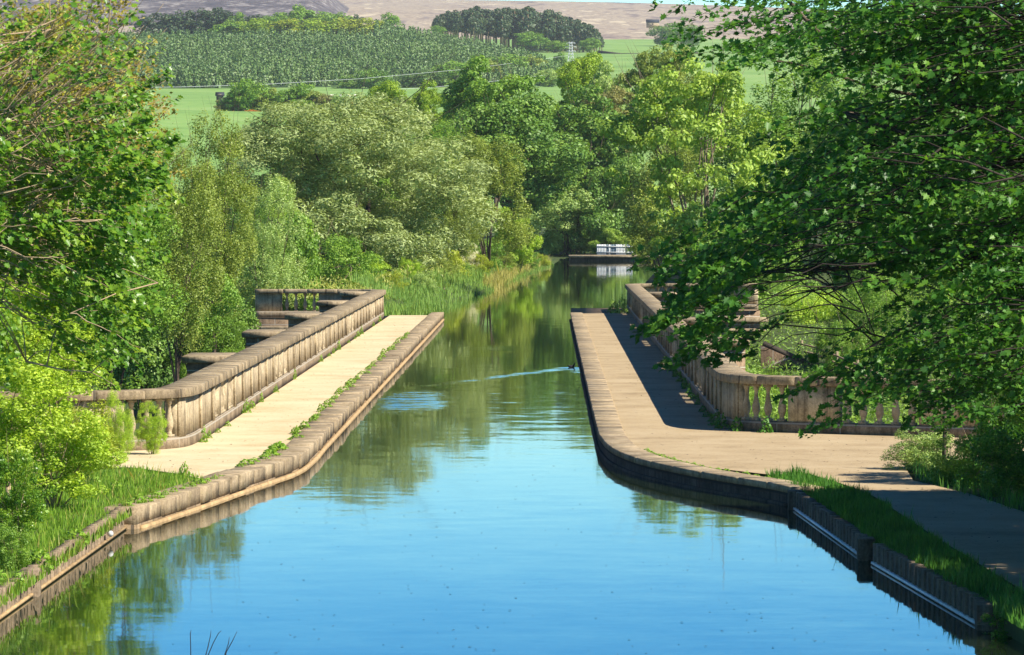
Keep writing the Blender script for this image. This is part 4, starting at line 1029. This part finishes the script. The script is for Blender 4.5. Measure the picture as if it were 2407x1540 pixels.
def near_tree(name, label, trunk_xy, trunk_top, region, nb, per, sz, rooter, mat, bark, seed, dy, hand=(), extra_cl=(), extra_n=0, sag=.08, leafless=(), limb='twig', thin=None):
    rg = np.random.default_rng(seed)
    root = tag(empty(name, (trunk_xy[0], trunk_xy[1], .3)), label, "tree"); bpy.context.view_layer.update(); inv = root.matrix_world.inverted()
    Cs, Ns, Ts, Ss, Tn = [], [], [], [], []
    mb = MB(); x, y = trunk_xy
    mb.tube([(x, y, -.2), (x+.1, y, trunk_top*.4), (x-.05, y+.1, trunk_top*.75), (x, y, trunk_top)], [.34, .26, .2, .09], 10)
    tips = list(hand)
    hubs = np.concatenate([catmull([P(*q) for q in pl_], .15) for pl_, r_ in leafless if r_ > .012] + [np.stack([np.full(9, x), np.full(9, y), np.linspace(2, trunk_top, 9)], 1)])
    while len(tips) < nb:
        tx, ty = rg.uniform(region[0][0], region[0][1]), rg.uniform(region[0][2], region[0][3])
        if in_poly(tx, ty, region[1]): tips.append((tx, ty))
    for (tx, ty) in tips:
        Y = rg.uniform(*dy); tip = P(tx, ty, Y); rt, fr = rooter(rg, tx, ty, Y, tip)
        pts = bough(rg, rt, tip, sag + .04*rg.normal())
        hb_ = hubs[np.argmin(np.linalg.norm(hubs-np.asarray(rt), axis=1))]; mb.tube([hb_, hb_*.5+np.asarray(rt)*.5+(0, 0, .05), rt], [.012, .009, .007], 4)
        L = np.linalg.norm(pts[-1]-pts[0])
        mb.tube(pts, np.interp(np.linspace(0, 1, len(pts)), [0, .6, 1], [.005+.0025*L, .005, .002]), 4)
        q, nn, tt, ss = spray(rg, pts, fr, per, .2, .25, sz)
        Cs.append(q); Ns.append(nn); Ts.append(tt); Ss.append(ss); Tn.append(np.clip(.45*rg.random()+.6*rg.random(per)**1.3, 0, 1))
        if thin and rg.random() < thin(ty): Cs[-1], Ns[-1], Ts[-1], Ss[-1], Tn[-1] = [a_[:per//5] for a_ in (Cs[-1], Ns[-1], Ts[-1], Ss[-1], Tn[-1])]
    if len(extra_cl):
        p, nn, t = clump_leaves(rg, extra_cl, extra_n, .25, .5, .8, .5, -1)
        Cs.append(p); Ns.append(nn); Ts.append(rg.normal(size=p.shape)); Ss.append(sz*rg.uniform(.7, 1.2, len(p))); Tn.append(t)
        for c in extra_cl:
            c = np.array(c[:3]); a = np.array((x, y, min(trunk_top, max(.8, c[2]-1.2))))
            mb.tube([a, a+(c-a)*.5+(0, 0, .25), c], [.07, .045, .015], 5)
    lb = MB()
    for (pl_, r0) in leafless:
        lb.tube(catmull([P(*q) for q in pl_], .15), np.linspace(r0, r0*.25, len(catmull([P(*q) for q in pl_], .15))), 6)
    o = link("crown", leaf_mesh("crown", np.concatenate(Cs), np.concatenate(Ns), np.concatenate(Ss), MAPLE, M[mat], rg, np.concatenate(Tn), np.concatenate(Ts)), root); o.matrix_parent_inverse = inv
    o = mb.build("trunk", M[bark], root, True); o.matrix_parent_inverse = inv
    o = lb.build("limbs", M[limb], root, True); o.matrix_parent_inverse = inv
    return root

# right sycamore leaning over the water
RP = [(1530, -60), (1600, 30), (1560, 95), (1620, 150), (1700, 160), (1790, 130), (1860, 230), (1770, 330), (1810, 420), (1700, 470), (1580, 560), (1500, 625), (1570, 680), (1520, 775),
      (1590, 845), (1660, 830), (1640, 730), (1740, 665), (1900, 640), (2040, 690), (2080, 800), (1980, 870), (1840, 930), (1900, 1000), (1990, 960), (2080, 960), (2150, 990), (2230, 1000), (2450, 960), (2450, -60)]
def root_r(rg, tx, ty, Y, tip):
    L = min(3.4, max(.9, (2700-tx)/F*Y*.75)) * (.62 if (640 < ty < 880 and tx < 1780) else 1); d = np.array((L, rg.normal()*.35, L*rg.uniform(.12, .5)*np.clip(.2+ty/700, .15, 1)))
    return tip + d, (.68 if (640 < ty < 880 and tx < 1780) else .2)
hand_r = [(1532, 5), (1565, 40), (1560, 100), (1595, 130), (1630, 150), (1690, 165), (1700, 140), (1765, 335), (1800, 300), (1790, 400), (1720, 460), (1640, 530), (1560, 575), (1480, 625), (1510, 640), (1545, 660),
          (1600, 690), (1560, 735), (1495, 785), (1530, 770), (1550, 855), (1600, 820), (1660, 850), (1740, 800), (1640, 760),
          (1815, 940), (1850, 930), (1880, 900), (1890, 1020), (1905, 985), (1950, 950), (1930, 1000), (2000, 930), (2040, 950), (2080, 920), (1980, 890), (1900, 880), (2060, 880), (2130, 940), (1850, 850), (2120, 1000), (2180, 960)]
limbs_r = [([(2760, 420, 58), (2400, 300, 57), (2179, 214, 56), (2048, 154, 55.5), (1946, 97, 55), (1849, 0, 54.6), (1800, -70, 54.4)], .075),
           ([(2179, 230, 56), (2050, 205, 55.5), (1940, 170, 55), (1850, 148, 54.6), (1760, 140, 54.2)], .028),
           ([(2400, 420, 57), (2150, 325, 56), (2050, 275, 55.5), (1960, 262, 55)], .035),
           ([(2700, 640, 58), (2406, 400, 57), (2300, 405, 56.4), (2180, 420, 56)], .04),
           ([(2750, 620, 58), (2400, 540, 57), (2235, 578, 56), (2040, 627, 55.6), (1879, 635, 55.2), (1700, 640, 54.8)], .045),
           ([(2750, 760, 58), (2400, 720, 57), (2150, 760, 56.4), (1990, 850, 56), (1870, 920, 55.6)], .035)]
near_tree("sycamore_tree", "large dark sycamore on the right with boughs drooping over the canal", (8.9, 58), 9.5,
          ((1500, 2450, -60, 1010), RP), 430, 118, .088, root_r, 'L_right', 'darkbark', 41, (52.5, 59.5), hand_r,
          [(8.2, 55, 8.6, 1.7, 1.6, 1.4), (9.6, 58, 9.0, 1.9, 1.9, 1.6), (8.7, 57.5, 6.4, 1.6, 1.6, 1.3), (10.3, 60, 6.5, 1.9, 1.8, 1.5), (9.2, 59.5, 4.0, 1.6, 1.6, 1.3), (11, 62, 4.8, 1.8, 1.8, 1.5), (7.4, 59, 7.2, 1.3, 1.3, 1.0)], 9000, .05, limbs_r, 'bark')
# left sycamore, sunlit
LP = [(-60, -60), (330, -60), (360, 40), (400, 130), (405, 230), (420, 300), (400, 400), (410, 470), (380, 560), (370, 640), (350, 720), (335, 800), (300, 860), (200, 880), (150, 780), (110, 690), (-60, 640)]
def root_l(rg, tx, ty, Y, tip):
    L = rg.uniform(.9, 2.0); up_ = np.interp(ty, [0, 300, 550, 800], [-.8, -.45, .15, .5])
    return tip + np.array((-L, rg.normal()*.3, L*up_)), .38
limbs_l = [([(-260, 420, 61), (0, 275, 61), (62, 254, 61), (158, 203, 60.8), (223, 148, 60.6), (254, 69, 60.5), (262, -40, 60.4)], .034),
           ([(62, 254, 61), (190, 235, 60.6), (290, 190, 60.2), (340, 130, 60)], .016), ([(158, 203, 60.8), (250, 170, 60.4), (330, 80, 60.2), (385, 10, 60)], .016),
           ([(0, 300, 61), (90, 290, 60.6), (200, 285, 60.4), (300, 240, 60.2), (390, 190, 60)], .014), ([(-60, 190, 61), (60, 130, 60.6), (120, 70, 60.2), (150, -30, 60)], .022),
           ([(-100, 380, 61), (0, 417, 60.6), (34, 430, 60.4), (58, 450, 60.2), (125, 442, 60), (170, 425, 59.8)], .017),
           ([(-200, 470, 61), (0, 526, 60.6), (86, 557, 60.3), (172, 598, 60), (240, 617, 59.8), (309, 640, 59.6), (370, 665, 59.4)], .026),
           ([(172, 598, 60), (261, 588, 59.8), (300, 570, 59.7), (335, 530, 59.6)], .015), ([(172, 605, 60), (185, 640, 59.9), (215, 675, 59.8), (240, 690, 59.7)], .011),
           ([(60, 850, 60), (155, 871, 59.8), (213, 876, 59.6), (268, 907, 59.4)], .017), ([(213, 876, 59.6), (262, 830, 59.4), (290, 790, 59.2)], .009),
           ([(120, 60, 60), (117, 0, 60), (118, -60, 60)], .012), ([(20, 640, 60), (70, 560, 60), (150, 520, 59.8)], .012)]
rg2 = np.random.default_rng(4)
for i in range(46):     # bare pale twigs fanning up and right through the upper crown
    x0, y0 = rg2.uniform(-40, 260), rg2.uniform(20, 330); L = rg2.uniform(90, 190); a = R(rg2.uniform(18, 72))
    pts = [(x0+L*k*math.cos(a+.25*k), y0-L*k*math.sin(a+.25*k), 60.4-.5*k+rg2.normal()*.03) for k in (0, .33, .66, 1)]
    limbs_l.append((pts, rg2.uniform(.005, .010)))
near_tree("sycamore_tree", "sunlit sycamore with pale bare twigs filling the upper left", (-8.9, 61), 9.0,
          ((-60, 430, -60, 900), LP), 330, 96, .088, root_l, 'L_syc', 'twig', 42, (58, 62.5), [(425, 230), (420, 320), (400, 440), (430, 470), (395, 600), (380, 690), (360, 770), (330, 860), (390, 110), (270, 900), (340, 820), (370, 720)],
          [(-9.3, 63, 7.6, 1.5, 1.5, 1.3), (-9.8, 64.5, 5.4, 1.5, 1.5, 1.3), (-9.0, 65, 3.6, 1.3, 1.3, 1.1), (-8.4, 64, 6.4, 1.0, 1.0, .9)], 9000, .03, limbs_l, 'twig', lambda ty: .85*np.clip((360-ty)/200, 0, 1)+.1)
# catkin-like budding twigs along its right edge: a second, thinner tree of small yellow-brown leaves
def bud_tree():
    rg = np.random.default_rng(9); root = tag(empty("budding_tree", (-9.6, 67, .3)), "thin budding tree of yellow-brown twigs behind the left sycamore", "tree"); bpy.context.view_layer.update(); inv = root.matrix_world.inverted()
    mb = MB(); mb.tube([(-9.6, 67, -.2), (-9.4, 67, 3), (-9.1, 67, 6), (-8.6, 67, 8.5)], [.16, .12, .09, .03], 7); Cs = []; Ax = []
    for i in range(230):
        tx, ty = rg.uniform(20, 440), rg.uniform(-20, 420)
        if tx > 330 + 100*math.sin(ty/260.): continue
        tip = P(tx, ty, rg.uniform(64.5, 67)); L = rg.uniform(.8, 1.7); rt = tip + np.array((-L, rg.normal()*.2, -L*rg.uniform(.4, 1.2)))
        pts = bough(rg, rt, tip, .05, 7); mb.tube(pts, np.linspace(.012, .003, 7), 4)
        s = rg.random(60)**.6*5.999; k = s.astype(int); Cs.append(pts[k]+(pts[k+1]-pts[k])*(s-k)[:, None] + rg.normal(size=(60, 3))*.07); Ax.append(np.repeat((tip-rt)[None], 60, 0))
    C = np.concatenate(Cs); o = link("crown", leaf_mesh("crown", C, rg.normal(size=C.shape)+(.3, -.5, .6), rg.uniform(.045, .085, len(C)), RH, M['L_catkin'], rg, None, np.concatenate(Ax)+rg.normal(size=C.shape)), root); o.matrix_parent_inverse = inv
    o = mb.build("trunk", M['twig'], root, True); o.matrix_parent_inverse = inv
bud_tree()
# shade trees standing right of the path, mostly outside the picture
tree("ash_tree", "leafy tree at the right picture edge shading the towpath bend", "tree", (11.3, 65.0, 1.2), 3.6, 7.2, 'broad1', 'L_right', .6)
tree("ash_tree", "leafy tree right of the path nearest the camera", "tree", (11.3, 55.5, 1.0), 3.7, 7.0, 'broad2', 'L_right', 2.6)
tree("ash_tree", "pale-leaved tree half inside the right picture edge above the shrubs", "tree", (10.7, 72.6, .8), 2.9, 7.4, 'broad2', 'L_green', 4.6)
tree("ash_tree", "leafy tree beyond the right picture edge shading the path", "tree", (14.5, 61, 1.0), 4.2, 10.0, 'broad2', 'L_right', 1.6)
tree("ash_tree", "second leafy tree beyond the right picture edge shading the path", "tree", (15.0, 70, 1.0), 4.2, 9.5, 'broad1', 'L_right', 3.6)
# trees behind the left sycamore
tree_px("ash_tree", "green tree behind the left sycamore at the picture edge", 40, 200, 60, 700, 95, 'broad1', 'L_yel', 2.2)
tree_px("ash_tree", "shaded green tree behind the left sycamore's lower leaves", 240, 150, 330, 900, 112, 'broad2', 'L_green', 1.2)

# ---------------------------------------------------------------- bushes near the left and right paths
for i, (cx, hw, tp, bt, Y, tpl, mt, lab) in enumerate([
    (40, 130, 610, 860, 74, 'bush', 'L_haw', "topmost bright yellow-green hawthorn at the left picture edge"),
    (135, 100, 740, 925, 77, 'bush2', 'L_haw', "yellow-green hawthorn between the sycamore leaves and the curved parapet"),
    (20, 150, 840, 1090, 70, 'bush2', 'L_haw', "large bright hawthorn at the left edge below the topmost one"),
    (190, 85, 955, 1100, 79, 'bush', 'L_yel', "bright bush covering the end of the left curved parapet"),
    (120, 120, 960, 1160, 73, 'bush', 'L_haw', "rounded yellow-green bush above the left grass bank"),
    (30, 75, 1070, 1260, 66, 'bush2', 'L_syc', "dark green broad-leaved bush low at the left picture edge"),
    (20, 55, 1240, 1370, 61, 'bush', 'L_green', "dark green bush at the bottom left above the piling"),
    (355, 32, 950, 1062, 89, 'bush2', 'L_haw', "small leafy sprig growing in front of the left curved balusters"),
    (275, 32, 925, 1090, 86, 'bush', 'L_haw', "slender bush climbing past the left parapet's end")]):
    tree_px("hawthorn_bush", lab, cx, hw, tp, bt, Y, tpl, mt, i*1.3, None, "bush")
for i, (cx, hw, tp, bt, Y, tpl, mt, lab) in enumerate([
    (2160, 68, 1015, 1105, 84, 'bush', 'L_pale', "sunlit pale green bush at the bend of the right path"),
    (2290, 90, 1030, 1170, 80, 'bush2', 'L_green', "shaded green bush right of the sunlit one at the path bend"),
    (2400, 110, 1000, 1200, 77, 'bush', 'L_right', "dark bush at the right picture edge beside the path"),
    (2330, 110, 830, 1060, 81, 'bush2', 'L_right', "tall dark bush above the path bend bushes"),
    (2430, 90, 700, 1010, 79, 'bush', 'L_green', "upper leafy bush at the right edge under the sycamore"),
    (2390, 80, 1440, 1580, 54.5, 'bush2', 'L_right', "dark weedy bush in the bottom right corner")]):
    tree_px("path_bush", lab, cx, hw, tp, bt, Y, tpl, mt, i*1.7, None, "bush")
mb = MB(); mb.tube([P(2218, 1082, 83.5), P(2219, 1040, 83.5), P(2221, 960, 83.5), P(2235, 850, 83.6)], [.04, .038, .034, .02], 8)
tag(mb.build("sapling_trunk", M['bark'], None, True), "thin dark sapling trunk rising from the sunlit path bush", "tree trunk")

# ---------------------------------------------------------------- grass, reeds, weeds
def blades(name, pts, h, wd, mat, seed, lean=.35, label=None, cat=None, kind='stuff'):
    rg = np.random.default_rng(seed); n = len(pts); pts = np.asarray(pts, float)
    a = rg.random(n)*6.283; d = np.stack([np.cos(a), np.sin(a), 0*a], 1); H = h*rg.uniform(.45, 1.25, n)*(.72+.33*np.sin(pts[:, 0]*2.9+1)*np.sin(pts[:, 1]*1.7)+.2*np.sin(pts[:, 0]*7.3+pts[:, 1]*4.1)); H *= np.where(rg.random(n) < .04, 1.7, 1); W = wd*rg.uniform(.7, 1.3, n)
    b = rg.random(n)*6.283; ln = np.stack([np.cos(b), np.sin(b), 0*b], 1)*(lean*H*rg.random(n))[:, None]
    up_ = np.stack([0*a, 0*a, H], 1)
    V = np.stack([pts-d*W[:, None]*.5, pts+d*W[:, None]*.5, pts+up_*.6+ln*.4+d*W[:, None]*.35, pts+up_+ln, pts+up_*.6+ln*.4-d*W[:, None]*.35], 1)
    loops = (np.arange(n)[:, None]*5+np.arange(5)[None]).ravel()
    me = mesh_raw(name, V.reshape(-1, 3), loops, np.arange(n)*5, mat, tint=rg.random(n))
    return me
def scatter(poly, n, z, seed, zf=None):
    rg = np.random.default_rng(seed); xs = [p[0] for p in poly]; ys = [p[1] for p in poly]; out = []
    while len(out) < n:
        x, y = rg.uniform(min(xs), max(xs)), rg.uniform(min(ys), max(ys))
        if in_poly(x, y, poly): out.append((x, y, z if zf is None else zf(x, y)))
    return out
GL = [(-6.92, 46), (-6.82, 73), (-6.25, 76.8), (-5.95, 80.3), (-6.9, 82.8), (-8, 84.4), (-10.5, 84.6), (-11, 46)]
o = link("grass", blades("grass", scatter(GL, 52000, .34, 1), .18, .017, M['grass'], 2)); tag(o, "sunlit long grass on the left bank above the piling", "grass", None, "stuff")
o = link("dry_grass", blades("dry_grass", scatter(GL, 1500, .34, 21), .32, .012, M['drygrass'], 22, .7)); tag(o, "dry straw-coloured stems among the left bank grass", "grass", None, "stuff")
GR = [(4.5, 77.9), (4.2, 79.8), (4.1, 82.0), (4.85, 82.6), (5.4, 79), (5.65, 76), (5.88, 66.6), (6.2, 57), (6.7, 46), (6.1, 46), (5.55, 55.5), (4.9, 66)]
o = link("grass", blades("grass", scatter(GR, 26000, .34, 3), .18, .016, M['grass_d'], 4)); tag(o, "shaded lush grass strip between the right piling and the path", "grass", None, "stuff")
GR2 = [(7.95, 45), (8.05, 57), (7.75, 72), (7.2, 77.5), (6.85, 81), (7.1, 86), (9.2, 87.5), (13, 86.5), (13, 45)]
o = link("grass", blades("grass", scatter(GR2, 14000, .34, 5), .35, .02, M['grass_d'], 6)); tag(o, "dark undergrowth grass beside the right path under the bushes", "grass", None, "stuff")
# reed bank beyond the left towpath
RB = [(-4.95, 210.3), (-5.45, 232), (-5.4, 244), (-3.5, 278), (-1.7, 345), (0.8, 412), (-1.6, 412), (-4.6, 345), (-6.9, 278), (-9.2, 244), (-9.5, 210)]
def wedge(x, y):
    xe = .3 + np.interp(y, [209, 232, 244, 278, 345, 412], [-5.1, -5.75, -5.7, -3.9, -2.1, .4]); return .02 + .42*np.clip((xe-x), 0, 5)
o = link("reeds", blades("reeds", scatter(RB, 12000, .2, 7, wedge), .5, .03, M['reed'], 8, .4)); tag(o, "bright green reeds along the left bank beyond the towpath", "reeds", None, "stuff")
o = link("reeds", blades("reeds", scatter([(-7.45, 205.4), (-5.3, 208.8), (-4.95, 210.2), (-5.5, 217), (-10, 217), (-10, 204.8)], 4200, .2, 17), .7, .03, M['reed'], 18, .45)); tag(o, "reeds and weeds closing the far end of the left towpath", "reeds", None, "stuff")
RB2 = [(-3.2, 285), (-2.0, 345), (0.5, 412), (0.1, 412), (-2.6, 345), (-4.2, 285)]
o = link("reeds", blades("reeds", scatter(RB2, 4500, .1, 9, wedge), .8, .035, M['drygrass'], 10, .5)); tag(o, "yellowish dry reed fringe along the far left water edge", "reeds", None, "stuff")
BK = [(-7.5, 210), (-8.2, 244), (-5.8, 278), (-3.8, 345), (-1, 420), (-8, 420), (-13, 345), (-17, 278), (-20, 244), (-19, 214)]
def bankz(x, y): return min(1.0, wedge(x, y))
pb = np.array(scatter(BK, 26000, .2, 11, bankz)); rb = np.random.default_rng(12); pat = .5+.5*np.sin(pb[:, 0]*1.1+.7)*np.sin(pb[:, 1]*.23+pb[:, 0]*.4)
pb[:, 2] += rb.random(len(pb))**1.4*(.25+.9*pat)
o = link("bank_vegetation", leaf_mesh("bank_vegetation", pb, rb.normal(size=pb.shape)*.6+(.1, -.4, .7), rb.uniform(.12, .3, len(pb)), NAR, M['bankleaf'], rb, np.clip(.65*pat+.45*rb.random(len(pb)), 0, 1), rb.normal(size=pb.shape)*.5+(0, 0, 1.))); tag(o, "tangled tall herbs and rough grass on the left bank below the willow", "undergrowth", None, "stuff")
GS = [(4.8, 219), (4.8, 201), (12, 178), (20, 178), (20, 232), (11, 232), (10.8, 219)]
def slope(x, y): return float(np.interp(y, [178, 221, 232], [-4.2, -1.2, .2]))
mb = MB(); mb.add([(10.72, 232, .28), (10.72, 219.19, -.9), (10.72, 200, -2.7), (12, 176, -4.35), (40, 176, -4.35), (40, 232, .28), (4.51, 219.19, -1.15), (4.51, 200, -2.8)], [(0, 1, 2, 3, 4, 5), (2, 1, 6, 7)]); o = mb.build("embankment", M['soil']); o["kind"] = 'structure'
o = link("grass", blades("grass", scatter(GS, 40000, 0, 13, slope), .3, .035, M['grass'], 14)); tag(o, "sunny grass slope with the wooden fence behind the right parapet", "grass", None, "stuff")

ug = np.array(scatter([(4.8, 201), (4.8, 219), (10.8, 219), (10.8, 231), (12, 250), (24, 250), (24, 178), (12, 178)], 60000, 0, 15, lambda x, y: slope(x, y) if y < 232 else (.3 if x > np.interp(y, [232, 345], [4.8, 8.6]) else -2))); ru = np.random.default_rng(16)
ug[:, 2] += ru.random(len(ug))**1.5*.7
o = link("undergrowth", leaf_mesh("undergrowth", ug, ru.normal(size=ug.shape)*.6+(.1, -.4, .7), ru.uniform(.08, .22, len(ug)), NAR, M['L_green'], ru)); tag(o, "leafy undergrowth on the slope behind the right parapet", "undergrowth", None, "stuff")
def weed_template(seed, n, h):
    rg = np.random.default_rng(seed); a = rg.random(n)*6.28; r = np.sqrt(rg.random(n)); z = rg.random(n)**1.2*h
    p = np.stack([r*np.cos(a)*(1.0-.5*z/h), r*np.sin(a)*(1.0-.5*z/h), z*(1.15-.6*r)], 1)
    return leaf_mesh("weed_tuft", p, rg.normal(size=p.shape)*.7+(0, -.3, .8), rg.uniform(.22, .42, n), RH, M['grass'], rg)
W = [weed_template(s, 110, 1.3) for s in (1, 2, 3)]
def weed(x, y, r, h, i, label, group, mat=None):
    o = link("weed_tuft", W[i % 3]); o.location = (x, y, .39); o.scale = (r, r*1.6, h); o.rotation_euler = (0, 0, .7*i if False else 0)
    tag(o, label, "weed", group)
    if mat: o.material_slots[0].link = 'OBJECT'; o.material_slots[0].material = M[mat]
rg = np.random.default_rng(21)
for i, y in enumerate([93.6, 95.2, 97.6, 100.5, 107, 109.5, 113, 119, 128, 143, 148, 151, 155, 163, 168, 171, 174, 186, 194]):
    weed(-7.36+.05*rg.random(), y, rg.uniform(.07, .13), rg.uniform(.08, .24) if i % 4 else .3, i, "small green weed at the foot of the left parapet", "weeds along the left parapet")
for i in range(74):
    y = 84.5+(i/74)**1.35*90+rg.normal()*.8
    x = float(np.interp(y, [83, 87, 92, 97], [-6.0, -5.5, -5.46, -5.47])) + rg.normal()*.06
    weed(x, y, rg.uniform(.08, .22)*(1.5 if y < 95 else 1), rg.uniform(.07, .2), i, "green weed growing along the inner edge of the left coping", "weeds along the left coping")
for i in range(16):
    y = 103+i*2.6+rg.normal()*.6
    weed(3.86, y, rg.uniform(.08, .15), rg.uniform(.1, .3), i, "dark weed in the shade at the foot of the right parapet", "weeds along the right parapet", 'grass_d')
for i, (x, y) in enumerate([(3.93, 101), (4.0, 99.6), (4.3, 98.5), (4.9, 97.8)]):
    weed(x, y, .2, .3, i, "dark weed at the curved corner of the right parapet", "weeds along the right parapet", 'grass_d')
for i, (s) in enumerate(np.linspace(.3, 12, 22)):
    p, t, o_ = edge_r.at(s + .5); q = p + o_*.62
    weed(q[0], q[1], .13, .05+.04*rg.random(), i, "low green moss tuft along the curved right coping", "tufts along the right coping")
for i in range(34):
    q = scatter(GL, 1, .34, 500+i)[0]
    weed(q[0], max(q[1], 58), rg.uniform(.12, .25), rg.uniform(.12, .28), i, "leafy green weed growing in the left bank grass", "weeds in the left bank grass")
for i in range(12):
    p, t, o_ = edge_l.at(.4+i*.75); q = p + o_*.25
    weed(q[0], q[1], rg.uniform(.1, .22), rg.uniform(.08, .2), i, "green weed spilling over the curved left coping by the grass", "weeds on the curved left coping")
weed(3.6, 209, .35, .75, 1, "pale green clump at the far end of the right towpath", None, 'reed')
weed(3.2, 209.4, .3, .6, 2, "low green clump left of the far right parapet end", None, 'reed')

# ---------------------------------------------------------------- small things on the water
Y = 146.0
dk = tag(empty("duck", (X_at(1343, Y), Y, .10), 0.5), "small dark moorhen swimming by the right canal wall", "duck"); dk.scale = (.6, .6, .6)
mb = MB(); mb.ball((0, 0, .05), (.19, .10, .085), 12, 8); mb.tube([(.12, 0, .08), (.16, 0, .15), (.18, 0, .20)], [.05, .038, .035], 8); mb.ball((.195, 0, .215), (.05, .04, .042), 10, 7); mb.tube([(-.15, 0, .08), (-.24, 0, .14)], [.05, .012], 6); mb.build("body", M['feather'], dk, True)
mb = MB(); mb.tube([(.235, 0, .21), (.285, 0, .20)], [.016, .004], 6); mb.build("beak", M['beak'], dk)
rs = tag(empty("bare_twig", tuple(P(470, 1580, 51))), "bare dark stems sticking out of the water at the bottom edge", "twig"); bpy.context.view_layer.update(); inv = rs.matrix_world.inverted()
for pl_ in ([(446, 1600), (446, 1530), (445, 1492), (447, 1483)], [(470, 1600), (480, 1550), (492, 1500), (494, 1484)], [(476, 1600), (486, 1545), (500, 1512), (512, 1490), (518, 1485)], [(510, 1590), (525, 1545), (535, 1515), (537, 1500)], [(515, 1600), (530, 1535), (545, 1508), (555, 1487)], [(466, 1600), (482, 1540), (488, 1520)]):
    mb = MB(); mb.tube([P(x, y, 51) for x, y in pl_], [.007, .006, .005, .003][:len(pl_)], 5); o = mb.build("stem", M['slate'], rs); o.matrix_parent_inverse = inv
rg = np.random.default_rng(77); n = 900
pp = np.stack([rg.uniform(-6.8, 5, n), 50+rg.random(n)**1.5*130, np.full(n, .106)], 1); pp = pp[(pp[:, 1] < 72) | ((pp[:, 0] > -4.7) & (pp[:, 0] < 1.0))]
o = link("floating_debris", leaf_mesh("floating_debris", pp, np.tile((0, 0, 1.), (len(pp), 1))+.05*rg.normal(size=(len(pp), 3)), rg.uniform(.015, .06, len(pp)), RH, M['slate'], rg)); tag(o, "scattered specks of leaf litter floating on the still water", "debris", None, "stuff")
lp = []
for (poly_, n_) in (([(1.75, 207), (1.75, 96), (3.0, 85), (5, 82), (5.8, 67), (8, 57), (7.6, 76), (6.8, 81), (9, 88), (9, 95), (5, 98), (3.95, 101), (3.95, 207)], 900), ([(-7.4, 204), (-7.4, 93), (-9, 90), (-9, 85), (-6.2, 82), (-5.5, 88), (-5.5, 204)], 600)):
    lp += [(x_, y_, .405) for x_, y_, _ in scatter(poly_, n_, 0, n_)]
lp = np.array(lp); o = link("path_litter", leaf_mesh("path_litter", lp, np.tile((0, 0, 1.), (len(lp), 1))+.15*rg.normal(size=(len(lp), 3)), rg.uniform(.015, .06, len(lp)), RH, M['bark'], rg)); tag(o, "scattered dead leaves and grit on both towpaths", "litter", None, "stuff")
mb = MB(); mb.ball(tuple(P(257, 1256, 69.2)), (.05, .05, .05), 10, 7); o = mb.build("float_ball", M['white'], None, True); tag(o, "small white ball floating against the left piling", "ball")

# ---------------------------------------------------------------- haze
hb = MB(); hb.box(-2600, 2600, -40, 9100, -12, 345); hz = hb.build("haze", None); hz["kind"] = "stuff"; tag(hz, "thin pale air haze over the whole valley", "haze")
hm = bpy.data.materials.new("haze"); hm.use_nodes = True; hn = hm.node_tree; hn.nodes.clear()
out = hn.nodes.new("ShaderNodeOutputMaterial"); pv = hn.nodes.new("ShaderNodeVolumePrincipled")
pv.inputs["Color"].default_value = (0.84, 0.88, 0.94, 1); pv.inputs["Density"].default_value = 0.000065; pv.inputs["Anisotropy"].default_value = 0.2
hn.links.new(pv.outputs[0], out.inputs["Volume"]); hz.data.materials.append(hm)
